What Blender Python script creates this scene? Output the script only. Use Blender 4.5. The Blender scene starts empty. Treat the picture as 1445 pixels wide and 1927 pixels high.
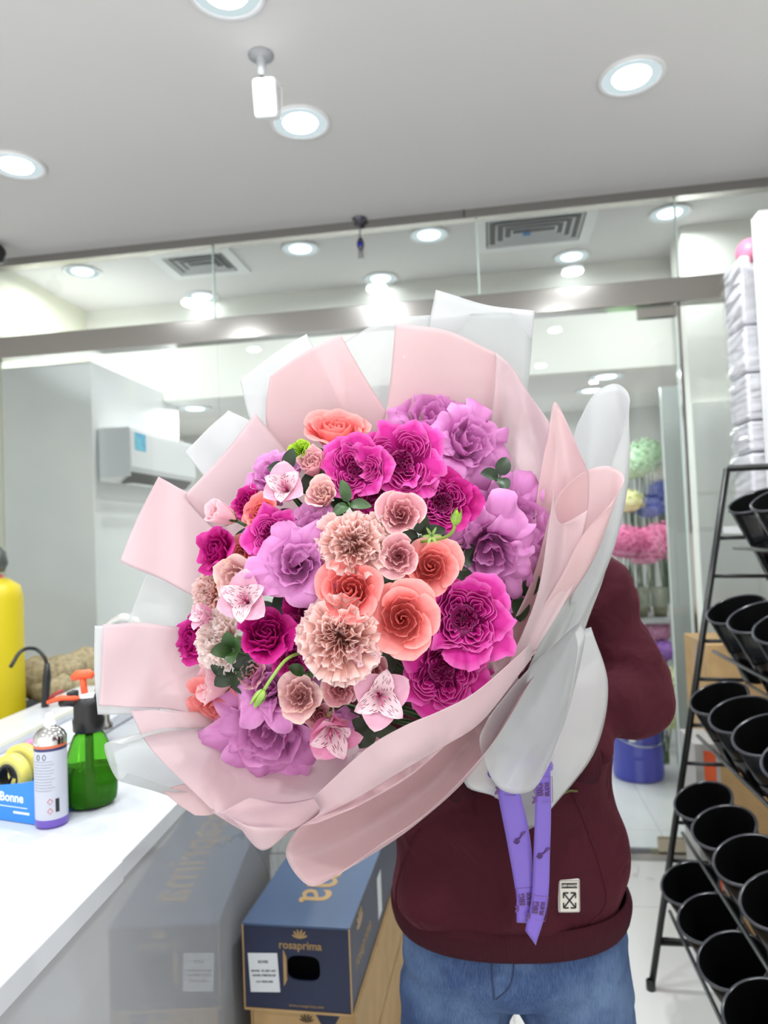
import bpy, math, random
import numpy as np
from mathutils import Vector, Matrix, Euler
from mathutils.bvhtree import BVHTree
PI = math.pi
SC = bpy.context.scene
COL = SC.collection

# ------------------------------------------------------------------ camera, world, exposure
FPX = 1350.0; CAM_H = 1.6
YAW, PITCH, ROLL = math.radians(8.5), math.radians(2.0), 0.04
fw = Vector((-math.sin(YAW)*math.cos(PITCH), math.cos(YAW)*math.cos(PITCH), math.sin(PITCH)))
r0 = Vector((math.cos(YAW), math.sin(YAW), 0)); u0 = r0.cross(fw)
rt = r0*math.cos(ROLL) - u0*math.sin(ROLL); up = u0*math.cos(ROLL) + r0*math.sin(ROLL)
CAM = Vector((0, 0, CAM_H))
cd = bpy.data.cameras.new('camera'); cam = bpy.data.objects.new('camera', cd); COL.objects.link(cam)
cd.sensor_fit = 'VERTICAL'; cd.sensor_height = 36; cd.lens = FPX/1927*36; cd.clip_start = .05
m = Matrix((rt, up, -fw)).transposed().to_4x4(); m.translation = CAM; cam.matrix_world = m
cd.dof.use_dof = True; cd.dof.focus_distance = 0.84; cd.dof.aperture_fstop = 5.2
SC.camera = cam
SC.view_settings.view_transform = 'Standard'; SC.view_settings.look = 'None'
SC.view_settings.gamma = 1; SC.view_settings.exposure = 0.4
SC.cycles.max_bounces = 10; SC.cycles.transparent_max_bounces = 24; SC.cycles.diffuse_bounces = 5
SC.cycles.sample_clamp_indirect = 6; SC.cycles.caustics_reflective = False; SC.cycles.caustics_refractive = False
w = bpy.data.worlds.new('world'); SC.world = w; w.use_nodes = True
w.node_tree.nodes['Background'].inputs[0].default_value = (1, .985, .97, 1)
w.node_tree.nodes['Background'].inputs[1].default_value = 1.35
LAMP_W = 9.5                      # watts of one ceiling downlight

def ray(px, py): return fw + rt*((px-722.5)/FPX) - up*((py-963.5)/FPX)
def P(px, py, d): return CAM + ray(px, py)*d
def onz(px, py, z): d = ray(px, py); return CAM + d*((z-CAM_H)/d.z)
def ony(px, py, y): d = ray(px, py); return CAM + d*(y/d.y)
def onx(px, py, x): d = ray(px, py); return CAM + d*(x/d.x)

# ------------------------------------------------------------------ helpers: objects
def link(o, parent=None):
    COL.objects.link(o)
    if parent: o.parent = parent
    return o
def tag(o, label=None, cat=None, group=None, kind=None):
    if label: o['label'] = label
    if cat: o['category'] = cat
    if group: o['group'] = group
    if kind: o['kind'] = kind
    return o
def thing(name, label, cat, loc=(0, 0, 0), rot=None, group=None):
    o = bpy.data.objects.new(name, None); o.empty_display_size = .05; o.location = loc
    if rot is not None:
        if isinstance(rot, (int, float)): o.rotation_euler = (0, 0, rot)
        else: o.rotation_euler = rot.to_euler()
    COL.objects.link(o); return tag(o, label, cat, group)
class MB:
    def __init__(s): s.v = []; s.f = []; s.uv = []; s.n = 0
    def add(s, V, F, UV=None):
        V = np.asarray(V, float).reshape(-1, 3)
        s.v.append(V); s.uv.append(np.zeros((len(V), 2)) if UV is None else np.asarray(UV, float))
        s.f += [tuple(i+s.n for i in f) for f in F]; s.n += len(V); return s
    def xf(s, M):
        M = np.array(M)
        s.v = [V @ M[:3, :3].T + M[:3, 3] for V in s.v]; return s
    def box(s, a, b):
        (x0, y0, z0), (x1, y1, z1) = a, b
        return s.add([(x0,y0,z0),(x1,y0,z0),(x1,y1,z0),(x0,y1,z0),(x0,y0,z1),(x1,y0,z1),(x1,y1,z1),(x0,y1,z1)],
                     [(0,3,2,1),(4,5,6,7),(0,1,5,4),(1,2,6,5),(2,3,7,6),(3,0,4,7)])
    def tube(s, pts, r, n=8, cap=True):
        pts = [Vector(p) for p in pts]; rs = r if hasattr(r, '__len__') else [r]*len(pts)
        V = []; ref = None
        for i, p in enumerate(pts):
            t = (pts[min(i+1, len(pts)-1)] - pts[max(i-1, 0)]).normalized()
            if ref is None: ref = Vector((0, 0, 1)) if abs(t.z) < .9 else Vector((1, 0, 0))
            a = t.cross(ref).normalized(); b = a.cross(t).normalized(); ref = b
            V += [p + (a*math.cos(2*PI*k/n) + b*math.sin(2*PI*k/n))*rs[i] for k in range(n)]
        F = [(i*n+k, i*n+(k+1) % n, (i+1)*n+(k+1) % n, (i+1)*n+k) for i in range(len(pts)-1) for k in range(n)]
        if cap: F += [tuple(range(n))[::-1], tuple((len(pts)-1)*n+k for k in range(n))]
        return s.add([tuple(p) for p in V], F)
    def lathe(s, prof, n=32, c=(0, 0, 0), cap=False):
        V = [(c[0]+r*math.cos(2*PI*k/n), c[1]+r*math.sin(2*PI*k/n), c[2]+z) for r, z in prof for k in range(n)]
        F = [(i*n+k, i*n+(k+1) % n, (i+1)*n+(k+1) % n, (i+1)*n+k) for i in range(len(prof)-1) for k in range(n)]
        if cap: F += [tuple(range(n))[::-1], tuple((len(prof)-1)*n+k for k in range(n))]
        UV = [(k/n, i/max(1, len(prof)-1)) for i in range(len(prof)) for k in range(n)]
        return s.add(V, F, UV)
    def grid(s, G, closed=False, cap=False):
        G = np.asarray(G, float); a, b = G.shape[:2]
        F = [(i*b+j, i*b+(j+1) % b, (i+1)*b+(j+1) % b, (i+1)*b+j) for i in range(a-1) for j in range(b if closed else b-1)]
        if cap: F += [tuple(range(b))[::-1], tuple((a-1)*b+k for k in range(b))]
        UV = [(j/(b-1), i/(a-1)) for i in range(a) for j in range(b)]
        return s.add(G.reshape(-1, 3), F, UV)
    def poly(s, pts, d=(0, 0, 0)):
        """flat polygon extruded by d"""
        n = len(pts); d = Vector(d); pts = [Vector(p) for p in pts]
        if d.length == 0: return s.add([tuple(p) for p in pts], [tuple(range(n))])
        return s.add([tuple(p) for p in pts] + [tuple(p+d) for p in pts],
                     [tuple(range(n))[::-1], tuple(range(n, 2*n))] + [(i, (i+1) % n, n+(i+1) % n, n+i) for i in range(n)])
    def build(s, name, mat, parent=None, smooth=False, bevel=0, solid=0, sub=0):
        me = bpy.data.meshes.new(name)
        V = np.concatenate(s.v); UV = np.concatenate(s.uv)
        me.from_pydata(V.tolist(), [], s.f)
        ul = me.uv_layers.new(name='UVMap'); li = np.empty(len(me.loops), np.int32); me.loops.foreach_get('vertex_index', li)
        ul.data.foreach_set('uv', UV[li].astype(np.float32).ravel())
        if smooth: me.polygons.foreach_set('use_smooth', [True]*len(me.polygons))
        me.materials.append(mat); me.update()
        o = bpy.data.objects.new(name, me); link(o, parent)
        if solid: q = o.modifiers.new('solid', 'SOLIDIFY'); q.thickness = solid; q.offset = 0
        if bevel: q = o.modifiers.new('bevel', 'BEVEL'); q.width = bevel; q.segments = 2; q.limit_method = 'ANGLE'; q.angle_limit = .7
        if sub: q = o.modifiers.new('sub', 'SUBSURF'); q.levels = sub; q.render_levels = sub
        return o
def box(name, a, b, mat, parent=None, bevel=0): return MB().box(a, b).build(name, mat, parent, bevel=bevel)
def struct(o): o['kind'] = 'structure'; return o
def text(body, size, mat, parent, M, name='lettering', extrude=.0003, sx=1, bold=0, align='CENTER'):
    c = bpy.data.curves.new('t', 'FONT'); c.body = body; c.size = size; c.extrude = extrude; c.offset = bold
    c.align_x = align; c.align_y = 'CENTER'; c.resolution_u = 3
    t = bpy.data.objects.new('t', c); COL.objects.link(t)
    dg = bpy.context.evaluated_depsgraph_get(); me = bpy.data.meshes.new_from_object(t.evaluated_get(dg))
    bpy.data.objects.remove(t); bpy.data.curves.remove(c)
    me.transform(Matrix.Diagonal((sx, 1, 1, 1))); me.transform(M)
    me.materials.clear(); me.materials.append(mat)
    return link(bpy.data.objects.new(name, me), parent)
def frame(o, x, y):
    """matrix with origin o, x axis x, y axis y (text plane)"""
    x = Vector(x).normalized(); z = x.cross(Vector(y)).normalized(); y = z.cross(x)
    M = Matrix((x, y, z)).transposed().to_4x4(); M.translation = Vector(o); return M
def copy_tree(o, parent=None):
    c = o.copy(); COL.objects.link(c); c.parent = parent
    for ch in [q for q in o.children]: copy_tree(ch, c)
    return c
def crv(pts, n):
    """Catmull-Rom resample of a list of points"""
    p = np.asarray(pts, float)
    if len(p) == 2: t = np.linspace(0, 1, n)[:, None]; return p[0]*(1-t)+p[1]*t
    q = np.vstack([2*p[0]-p[1], p, 2*p[-1]-p[-2]]); out = []
    for t in np.linspace(0, len(p)-1-1e-9, n):
        i = int(t); f = t-i; a, b, c, d = q[i:i+4]
        out.append(.5*((2*b)+(-a+c)*f+(2*a-5*b+4*c-d)*f*f+(-a+3*b-3*c+d)*f**3))
    return np.array(out)

# ------------------------------------------------------------------ helpers: materials
def lin(c):
    c = [x/255 for x in c]; return tuple(x/12.92 if x <= .04045 else ((x+.055)/1.055)**2.4 for x in c) + (1,)
def mat(name, rgb, rough=.5, metal=0, spec=.5, **kw):
    M = bpy.data.materials.new(name); M.use_nodes = True; b = M.node_tree.nodes['Principled BSDF']
    b.inputs['Base Color'].default_value = lin(rgb); b.inputs['Roughness'].default_value = rough
    b.inputs['Metallic'].default_value = metal; b.inputs['Specular IOR Level'].default_value = spec
    for k, v in kw.items(): b.inputs[k.replace('_', ' ')].default_value = v
    return M
def nd(M, t, **kw):
    n = M.node_tree.nodes.new(t)
    for k, v in kw.items(): setattr(n, k, v)
    return n
def lk(M, a, b): M.node_tree.links.new(a, b)
def bsdf(M): return M.node_tree.nodes['Principled BSDF']
def outp(M): return M.node_tree.nodes['Material Output']
def noise(M, scale, detail=3, coord='Object', vec=None, dist=0):
    n = nd(M, 'ShaderNodeTexNoise'); n.inputs['Scale'].default_value = scale; n.inputs['Detail'].default_value = detail
    n.inputs['Distortion'].default_value = dist
    if vec is None: vec = nd(M, 'ShaderNodeTexCoord').outputs[coord]
    lk(M, vec, n.inputs['Vector']); return n
def ramp(M, fac, stops):
    r = nd(M, 'ShaderNodeValToRGB'); e = r.color_ramp.elements
    while len(e) < len(stops): e.new(.5)
    for k, (p, c) in enumerate(stops): e[k].position = p; e[k].color = lin(c) if len(c) == 3 else c
    lk(M, fac, r.inputs[0]); return r
def bump(M, h, strength=.2, dist=.01):
    b = nd(M, 'ShaderNodeBump'); b.inputs['Strength'].default_value = strength; b.inputs['Distance'].default_value = dist
    lk(M, h, b.inputs['Height']); lk(M, b.outputs[0], bsdf(M).inputs['Normal'])
def noisy(name, c1, c2, scale, rough=.6, bmp=0, **kw):
    M = mat(name, c1, rough, **kw); n = noise(M, scale); r = ramp(M, n.outputs[0], [(.35, c1), (.65, c2)])
    lk(M, r.outputs[0], bsdf(M).inputs['Base Color'])
    if bmp: bump(M, n.outputs[0], bmp)
    return M
def emit(name, rgb, s):
    M = bpy.data.materials.new(name); M.use_nodes = True; M.node_tree.nodes.remove(bsdf(M))
    e = nd(M, 'ShaderNodeEmission'); e.inputs[0].default_value = lin(rgb); e.inputs[1].default_value = s
    lk(M, e.outputs[0], outp(M).inputs[0]); return M
def glassy(name, tint=(249, 251, 250), ior=1.5, rough=0.0):
    M = bpy.data.materials.new(name); M.use_nodes = True; M.node_tree.nodes.remove(bsdf(M))
    t = nd(M, 'ShaderNodeBsdfTransparent'); t.inputs[0].default_value = lin(tint)
    g = nd(M, 'ShaderNodeBsdfGlossy'); g.inputs['Roughness'].default_value = rough
    f = nd(M, 'ShaderNodeFresnel'); f.inputs[0].default_value = ior; x = nd(M, 'ShaderNodeMixShader')
    lk(M, f.outputs[0], x.inputs[0]); lk(M, t.outputs[0], x.inputs[1]); lk(M, g.outputs[0], x.inputs[2]); lk(M, x.outputs[0], outp(M).inputs[0])
    return M
def film(name, rgb, see, rough=.35, trans=.5, tint=(255, 255, 255)):
    """frosted wrapping film: diffuse + translucent + partly see-through + soft gloss"""
    M = bpy.data.materials.new(name); M.use_nodes = True; M.node_tree.nodes.remove(bsdf(M))
    d = nd(M, 'ShaderNodeBsdfDiffuse'); d.inputs[0].default_value = lin(rgb)
    tl = nd(M, 'ShaderNodeBsdfTranslucent'); tl.inputs[0].default_value = lin(rgb)
    x1 = nd(M, 'ShaderNodeMixShader'); x1.inputs[0].default_value = trans
    lk(M, d.outputs[0], x1.inputs[1]); lk(M, tl.outputs[0], x1.inputs[2])
    tp = nd(M, 'ShaderNodeBsdfTransparent'); tp.inputs[0].default_value = lin(tint)
    x2 = nd(M, 'ShaderNodeMixShader'); x2.inputs[0].default_value = see
    lk(M, x1.outputs[0], x2.inputs[1]); lk(M, tp.outputs[0], x2.inputs[2])
    g = nd(M, 'ShaderNodeBsdfGlossy'); g.inputs['Roughness'].default_value = rough
    f = nd(M, 'ShaderNodeFresnel'); f.inputs[0].default_value = 1.4
    mm = nd(M, 'ShaderNodeMath', operation='MULTIPLY'); mm.inputs[1].default_value = .6; lk(M, f.outputs[0], mm.inputs[0])
    x3 = nd(M, 'ShaderNodeMixShader'); lk(M, mm.outputs[0], x3.inputs[0]); lk(M, x2.outputs[0], x3.inputs[1]); lk(M, g.outputs[0], x3.inputs[2])
    n = noise(M, 14, 3); b = nd(M, 'ShaderNodeBump'); b.inputs['Strength'].default_value = .25; b.inputs['Distance'].default_value = .01
    lk(M, n.outputs[0], b.inputs['Height']); lk(M, b.outputs[0], d.inputs['Normal']); lk(M, b.outputs[0], g.inputs['Normal'])
    lk(M, x3.outputs[0], outp(M).inputs[0]); return M
def marble(name, base, vein, rough, scale=1.2, grout=None, gcol=(190, 190, 188)):
    M = mat(name, base, rough)
    n1 = noise(M, scale*.7, 3, dist=0); n = noise(M, scale, 5, dist=1.3)
    r = ramp(M, n.outputs[0], [(.0, base), (.487, base), (.5, vein), (.513, base)])
    n2 = noise(M, scale*.5, 2); k = ramp(M, n2.outputs[0], [(.5, (0, 0, 0)), (.64, (255, 255, 255))])
    mx = nd(M, 'ShaderNodeMix', data_type='RGBA'); lk(M, k.outputs[0], mx.inputs[0]); mx.inputs[6].default_value = lin(base); lk(M, r.outputs[0], mx.inputs[7])
    out = mx.outputs[2]
    if grout:
        b = nd(M, 'ShaderNodeTexBrick'); b.offset = 0; b.inputs['Scale'].default_value = 1
        b.inputs['Brick Width'].default_value = grout[0]; b.inputs['Row Height'].default_value = grout[1]; b.inputs['Mortar Size'].default_value = .0025
        b.inputs['Color1'].default_value = b.inputs['Color2'].default_value = (1, 1, 1, 1); b.inputs['Mortar'].default_value = (0, 0, 0, 1)
        lk(M, nd(M, 'ShaderNodeTexCoord').outputs['Object'], b.inputs['Vector'])
        m2 = nd(M, 'ShaderNodeMix', data_type='RGBA'); lk(M, b.outputs['Color'], m2.inputs[0]); m2.inputs[6].default_value = lin(gcol); lk(M, out, m2.inputs[7]); out = m2.outputs[2]
    lk(M, out, bsdf(M).inputs['Base Color']); return M
def petal_mat(name, base, mid, edge, trans=.25, streak=None, rough=.5, ev=.93):
    """colour runs along the petal (UV v): claw -> blade -> rim, with fine veins"""
    M = mat(name, mid, rough, spec=.25)
    uv = nd(M, 'ShaderNodeUVMap'); sp = nd(M, 'ShaderNodeSeparateXYZ'); lk(M, uv.outputs[0], sp.inputs[0])
    r = ramp(M, sp.outputs[1], [(0, base), (.42, mid), (ev-.06, mid), (1, edge)])
    mp = nd(M, 'ShaderNodeMapping'); mp.inputs['Scale'].default_value = (15, 1.5, 1); lk(M, uv.outputs[0], mp.inputs[0])
    n = noise(M, 1.0, 3, vec=mp.outputs[0]); rr = ramp(M, n.outputs[0], [(.3, (246, 243, 244)), (.7, (255, 255, 255))])
    mx = nd(M, 'ShaderNodeMix', data_type='RGBA', blend_type='MULTIPLY'); mx.inputs[0].default_value = 1
    lk(M, r.outputs[0], mx.inputs[6]); lk(M, rr.outputs[0], mx.inputs[7]); out = mx.outputs[2]
    if streak:
        mp2 = nd(M, 'ShaderNodeMapping'); mp2.inputs['Scale'].default_value = (17, 4.5, 1); lk(M, uv.outputs[0], mp2.inputs[0])
        vo = nd(M, 'ShaderNodeTexVoronoi'); vo.inputs['Scale'].default_value = 1; lk(M, mp2.outputs[0], vo.inputs['Vector'])
        st = ramp(M, vo.outputs['Distance'], [(.27, (255, 255, 255)), (.33, (0, 0, 0))])
        zone = ramp(M, sp.outputs[1], [(.3, (0, 0, 0)), (.36, (255, 255, 255)), (.84, (255, 255, 255)), (.9, (0, 0, 0))])
        ml = nd(M, 'ShaderNodeMath', operation='MULTIPLY'); lk(M, st.outputs[0], ml.inputs[0]); lk(M, zone.outputs[0], ml.inputs[1])
        m3 = nd(M, 'ShaderNodeMix', data_type='RGBA'); lk(M, ml.outputs[0], m3.inputs[0]); lk(M, out, m3.inputs[6]); m3.inputs[7].default_value = lin(streak); out = m3.outputs[2]
    lk(M, out, bsdf(M).inputs['Base Color'])
    tl = nd(M, 'ShaderNodeBsdfTranslucent'); lk(M, out, tl.inputs[0])
    x = nd(M, 'ShaderNodeMixShader'); x.inputs[0].default_value = trans
    lk(M, bsdf(M).outputs[0], x.inputs[1]); lk(M, tl.outputs[0], x.inputs[2]); lk(M, x.outputs[0], outp(M).inputs[0])
    bump(M, n.outputs[0], .12, .002)
    return M

MT = {}
MT['ceil'] = mat('ceiling_paint', (228, 226, 226), .8)
MT['wallw'] = mat('wall_paint_white', (232, 232, 226), .7)
MT['wallc'] = mat('wall_paint_cream', (240, 240, 222), .7)
MT['wallg'] = noisy('wall_grey', (196, 199, 200), (216, 217, 216), 1.6, .5)
MT['cloud'] = noisy('frosted_panel', (240, 243, 245), (250, 250, 247), 2.2, .3)
MT['floor'] = marble('marble_floor', (226, 227, 225), (150, 150, 150), .12, 1.6, (.8, .8))
MT['ctop'] = marble('counter_top', (202, 205, 212), (184, 188, 197), .08, 1.1)
MT['cface'] = marble('counter_face', (172, 174, 178), (150, 152, 156), .04, 1.5)
MT['steel'] = mat('brushed_steel', (175, 172, 168), .16, 1)
MT['chrome'] = mat('chrome', (225, 225, 225), .1, 1)
MT['glass'] = glassy('clear_glass')
MT['gedge'] = mat('glass_edge', (205, 222, 216), .2)
MT['white'] = mat('white_plastic', (235, 236, 238), .35)
MT['grey'] = mat('grey_plastic', (170, 172, 176), .4)
MT['dark'] = mat('dark_plastic', (22, 22, 24), .4)
MT['blackm'] = mat('black_metal', (16, 16, 18), .32)
MT['bucket'] = mat('black_bucket_plastic', (14, 14, 17), .18)
MT['lampw'] = emit('lamp_lens', (240, 250, 255), 14.0)
MT['lampd'] = emit('lamp_rim_glow', (222, 240, 244), .66)
MT['lampf'] = emit('lamp_lens_far', (240, 250, 255), 2.0)
MT['ring'] = mat('lamp_ring', (240, 240, 242), .3)
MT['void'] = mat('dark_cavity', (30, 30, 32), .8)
# ------------------------------------------------------------------ room shell
YW = 6.1; YG = 3.66; CZ = 3.25; YB = 4.57            # glass wall, ceiling height, bulkhead plane
def sbox(name, a, b, m, bevel=0): return struct(box(name, a, b, m, bevel=bevel))
sbox('floor', (-4.5, -1.6, -.1), (2.6, 7.2, 0), MT['floor'])
sbox('ceiling', (-4.5, -1.6, CZ), (2.6, YB, CZ+.1), MT['ceil'])
XL = onz(170, 590, CZ).x
sbox('wall_left', (XL-.1, YG+.02, 0), (XL, 7.2, CZ), MT['wallc'])
sbox('wall_left_front', (-4.5, -1.6, 0), (-4.4, YG, CZ), MT['wallw'])
XR = 1.66
sbox('wall_right', (XR, -1.6, 0), (XR+.1, 7.2, CZ), MT['wallw'])
zb = ony(700, 727, YB).z
sbox('wall_bulkhead', (XL, YB, zb), (XR, YB+.1, CZ+.1), MT['wallw'])
sbox('ceiling_lower', (XL, YB+.1, zb), (XR, 7.2, zb+.08), MT['ceil'])
sbox('wall_back', (XL, YW, 0), (XR, YW+.1, zb), MT['wallg'])
# pilaster on the right beyond the glass
pa = onz(1281, 425, CZ)
sbox('wall_pilaster', (pa.x, pa.y, 0), (XR, pa.y+.25, CZ), MT['wallw'])
q = ony(1302, 758, pa.y-.03)
sbox('window_3', (q.x, pa.y-.03, 0.0), (XR-.02, pa.y-.004, q.z), MT['cloud'])
# cold room block at the left, beyond the glass
YC = 3.69; qc = ony(170, 680, YC)
sbox('wall_cold_room', (-4.4, YC, 0), (qc.x, YC+1.12, qc.z), MT['cloud'])
# steel head channel and transom rail
sbox('trim_1', (-4.4, YG-.03, CZ-.045), (XR, YG+.03, CZ), MT['steel'])
zt, z2 = ony(900, 560, YG).z, ony(900, 604, YG).z
sbox('trim_2', (-4.4, YG-.045, z2), (XR, YG+.045, zt), MT['steel'], .004)
sbox('trim_3', (ony(1165, 1590, YG).x-1.0, YG-.03, 0), (XR, YG+.03, .035), MT['steel'], .003)
# panes of the glass wall
sx = [-4.4, ony(402, 520, YG).x, ony(899, 480, YG).x, ony(1273, 460, YG).x, XR]
for i in range(4):
    struct(box('window_1', (sx[i]+.004, YG-.005, zt), (sx[i+1]-.004, YG+.005, CZ-.04), MT['glass']))
    if i: g = struct(box('window_seam', (sx[i]-.004, YG-.006, zt), (sx[i]+.004, YG+.006, CZ-.045), MT['gedge']))
dx1 = ony(1283, 800, YG).x
lx = [-4.4, ony(408, 700, YG).x, dx1-.92]
for i in range(2):
    struct(box('window_2', (lx[i]+.004, YG-.005, .0), (lx[i+1]-.004, YG+.005, z2), MT['glass']))
struct(box('window_2', (dx1+.012, YG-.005, .035), (XR, YG+.005, z2), MT['glass']))
struct(box('window_jamb', (dx1+.006, YG-.012, .035), (dx1+.02, YG+.012, z2), MT['steel']))
dr = struct(box('door_1', (dx1-.915, YG-.006, .05), (dx1, YG+.006, z2-.012), MT['glass']))
box('edge_strip', (dx1-.008, YG-.0065, .05), (dx1, YG+.0065, z2-.012), MT['gedge'], dr)
px0 = ony(1198, 580, YG).x
box('top_patch_fitting', (px0, YG-.02, z2-.06), (dx1, YG+.02, z2-.008), MT['steel'], dr, .003)
box('bottom_patch_fitting', (ony(1238, 1580, YG).x, YG-.022, .04), (ony(1312, 1590, YG).x, YG+.022, .1), mat('worn_steel', (190, 180, 160), .45, .6), dr, .003)
# rail joint line
struct(box('trim_4', (ony(873, 420, YG).x, YG-.034, CZ-.046), (ony(873, 420, YG).x+.006, YG-.029, CZ), MT['dark']))

# ------------------------------------------------------------------ ceiling downlights
def downlight(x, y, z, label, group, r=.085, w=None):
    t = thing('ceiling_light', label, 'ceiling light', (x, y, z), group=group)
    MB().lathe([(r*.86, .0), (r, -.0), (r*1.02, -.006), (r*.98, -.011), (r*.86, -.006)], 40).build('trim_ring', MT['ring'], t, True)
    MB().lathe([(r*.86, -.006), (r*.6, -.002), (.0001, -.002)], 40).build('reflector_glow', MT['lampd'], t, True)  # reflector round the lens; its emission stands in for lens light falling on it
    MB().lathe([(.0001, -.013), (r*.35, -.0125), (r*.55, -.009), (r*.58, -.003)], 32).build('lens', MT['lampf' if y > YG else 'lampw'], t, True)
    l = bpy.data.lights.new('lamp', 'AREA'); l.shape = 'DISK'; l.size = r*1.1; l.energy = w or LAMP_W; l.color = (.95, .985, 1); l.spread = PI*.95
    lo = bpy.data.objects.new('lamp', l); lo.location = (0, 0, -.02); link(lo, t)
    return t
G1 = 'ceiling lights in front of the glass'
for px, py, lb in ((1188, 143, 'round recessed ceiling light, the one at upper right nearest the viewer'),
                   (565, 230, 'round recessed ceiling light just behind the white ceiling camera'),
                   (30, 310, 'round recessed ceiling light cut by the left edge of the photo'),
                   (425, -18, 'round recessed ceiling light cut by the top edge of the photo')):
    p = onz(px, py, CZ); downlight(p.x, p.y, CZ, lb, G1, .118)
for x, y in ((.58, 1.35), (-.68, .9), (-1.93, 1.5), (.55, .1), (-.7, -.5), (-1.9, .1), (1.2, -.9)):
    downlight(x, y, CZ, 'round recessed ceiling light outside the photo, above the viewer', 'ceiling lights above the viewer', .088)
G2 = 'ceiling lights beyond the glass'
for px, py, lb in ((155, 510, 'ceiling light beyond the glass at far left'),
                   (565, 467, 'ceiling light beyond the glass, left of the hanging blue charm'),
                   (807, 441, 'ceiling light beyond the glass, right of the hanging blue charm'),
                   (1260, 400, 'ceiling light beyond the glass, right of the right air vent'),
                   (380, 557, 'ceiling light close above the steel rail, below the left air vent'),
                   (716, 523, 'ceiling light close above the steel rail, below the hanging blue charm'),
                   (1075, 482, 'ceiling light close above the steel rail, below the right air vent')):
    p = onz(px, py, CZ); downlight(p.x, p.y, CZ, lb, G2, .11, LAMP_W*(.05 if p.y > 4.2 else .8))
G3 = 'lights in the lower back ceiling'
for px, py, lb in ((367, 768, 'back room light above the wall-mounted air conditioner'),
                   (1140, 708, 'back room light above the white paper roll, nearer one'),
                   (1113, 734, 'back room light above the white paper roll, farther one')):
    p = onz(px, py, zb); downlight(p.x, p.y, zb, lb, G3, .115, LAMP_W*.45)
for x, y in ((-.5, 5.2), (-1.6, 5.6), (.2, 5.7)):
    downlight(x, y, zb, 'back room light hidden behind the bouquet paper', 'hidden back room lights', .11, LAMP_W*.6)

# ------------------------------------------------------------------ square air diffusers
def vent(x0, x1, y0, y1, label, blue=False):
    cx, cy = (x0+x1)/2, (y0+y1)/2; hx, hy = (x1-x0)/2, (y1-y0)/2
    t = thing('air_vent', label, 'air vent', (cx, cy, CZ))
    fm = MB()
    def rect(a, b, z): return [(-a, -b, z), (a, -b, z), (a, b, z), (-a, b, z)]
    def ringm(M, a0, b0, z0, a1, b1, z1):
        V = rect(a0, b0, z0)+rect(a1, b1, z1); M.add(V, [(i, (i+1) % 4, 4+(i+1) % 4, 4+i) for i in range(4)])
    ringm(fm, hx, hy, 0, hx, hy, -.012); ringm(fm, hx, hy, -.012, hx-.06, hy-.06, -.012); ringm(fm, hx-.06, hy-.06, -.012, hx-.06, hy-.06, .05)
    fm.build('frame', MT['white'], t)
    for k in range(4):
        a = hx-.07-k*.042; b = hy-.07-k*.042
        if a < .02 or b < .02: break
        lm = MB(); ringm(lm, a, b, -.012, a-.026, b-.026, .022); ringm(lm, a-.026, b-.026, .022, a-.024, b-.024, .024)
        lm.build('louvre', MT['white'], t, solid=.002)
    MB().box((-hx+.06, -hy+.06, -.0005), (hx-.06, hy-.06, -.0003)).xf(Matrix.Translation((0, 0, 0))).build('backing', mat('vent_dark_grey', (96, 98, 100), .7), t)
    if blue: box('tag', (-.06, -.01, -.02), (-.02, .03, -.015), mat('blue_tag', (60, 130, 190), .5), t)
    return t
vent(-1.86, -1.38, 3.76, 4.16, 'square louvred air vent beyond the glass at the left')
vent(-.02, .62, 3.72, 4.2, 'square louvred air vent beyond the glass at the right, with a blue tag', True)

# ------------------------------------------------------------------ ceiling camera
p = onz(491, 103, CZ)
t = thing('security_camera', 'white box-shaped camera hanging from the ceiling on a short stalk', 'camera', p)
MB().lathe([(.0001, 0), (.042, 0), (.043, -.006), (.02, -.012), (.016, -.014), (.014, -.06), (.011, -.072), (.0001, -.073)], 28).build('ceiling_mount', MT['grey'], t, True)
for k in range(3):
    a = k*2.1+.5; MB().lathe([(.0001, -.0075), (.004, -.0075), (.004, -.004)], 10, (.03*math.cos(a), .03*math.sin(a), 0)).build('screw', MT['void'], t)
MB().tube([(0, 0, -.07), (.006, 0, -.105)], .006, 10).build('stalk', MT['steel'], t)
bm_ = MB().box((-.040, -.032, -.060), (.040, .032, .060)); cb = bm_.build('body', MT['white'], t, bevel=.012)
cb.location = (.016, -.002, -.158); cb.rotation_euler = (.35, .06, 0)
for dx, r_ in ((-.017, .0035), (.0, .005), (.017, .0035)):
    MB().lathe([(.0001, 0), (r_, 0), (r_, -.002)], 12).xf(Matrix.Translation((dx, -.0325, -.036)) @ Matrix.Rotation(-PI/2, 4, 'X')).build('indicator', mat('indicator_grey', (150, 165, 175), .4), cb)
MB().lathe([(.009, -.001), (.012, -.001), (.012, .001), (.009, .001)], 20).xf(Matrix.Translation((0, -.0327, .008)) @ Matrix.Rotation(-PI/2, 4, 'X')).build('lens_ring', mat('ring_grey', (185, 188, 192), .4), cb)
MB().tube([(.039, 0, .03), (.052, 0, .03), (.05, 0, -.03), (.039, 0, -.03)], .002, 6).build('side_clip', MT['chrome'], cb)
MB().tube([(-.039, 0, .03), (-.050, 0, .03), (-.044, 0, .015)], .002, 6).build('side_clip', MT['chrome'], cb)

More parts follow.
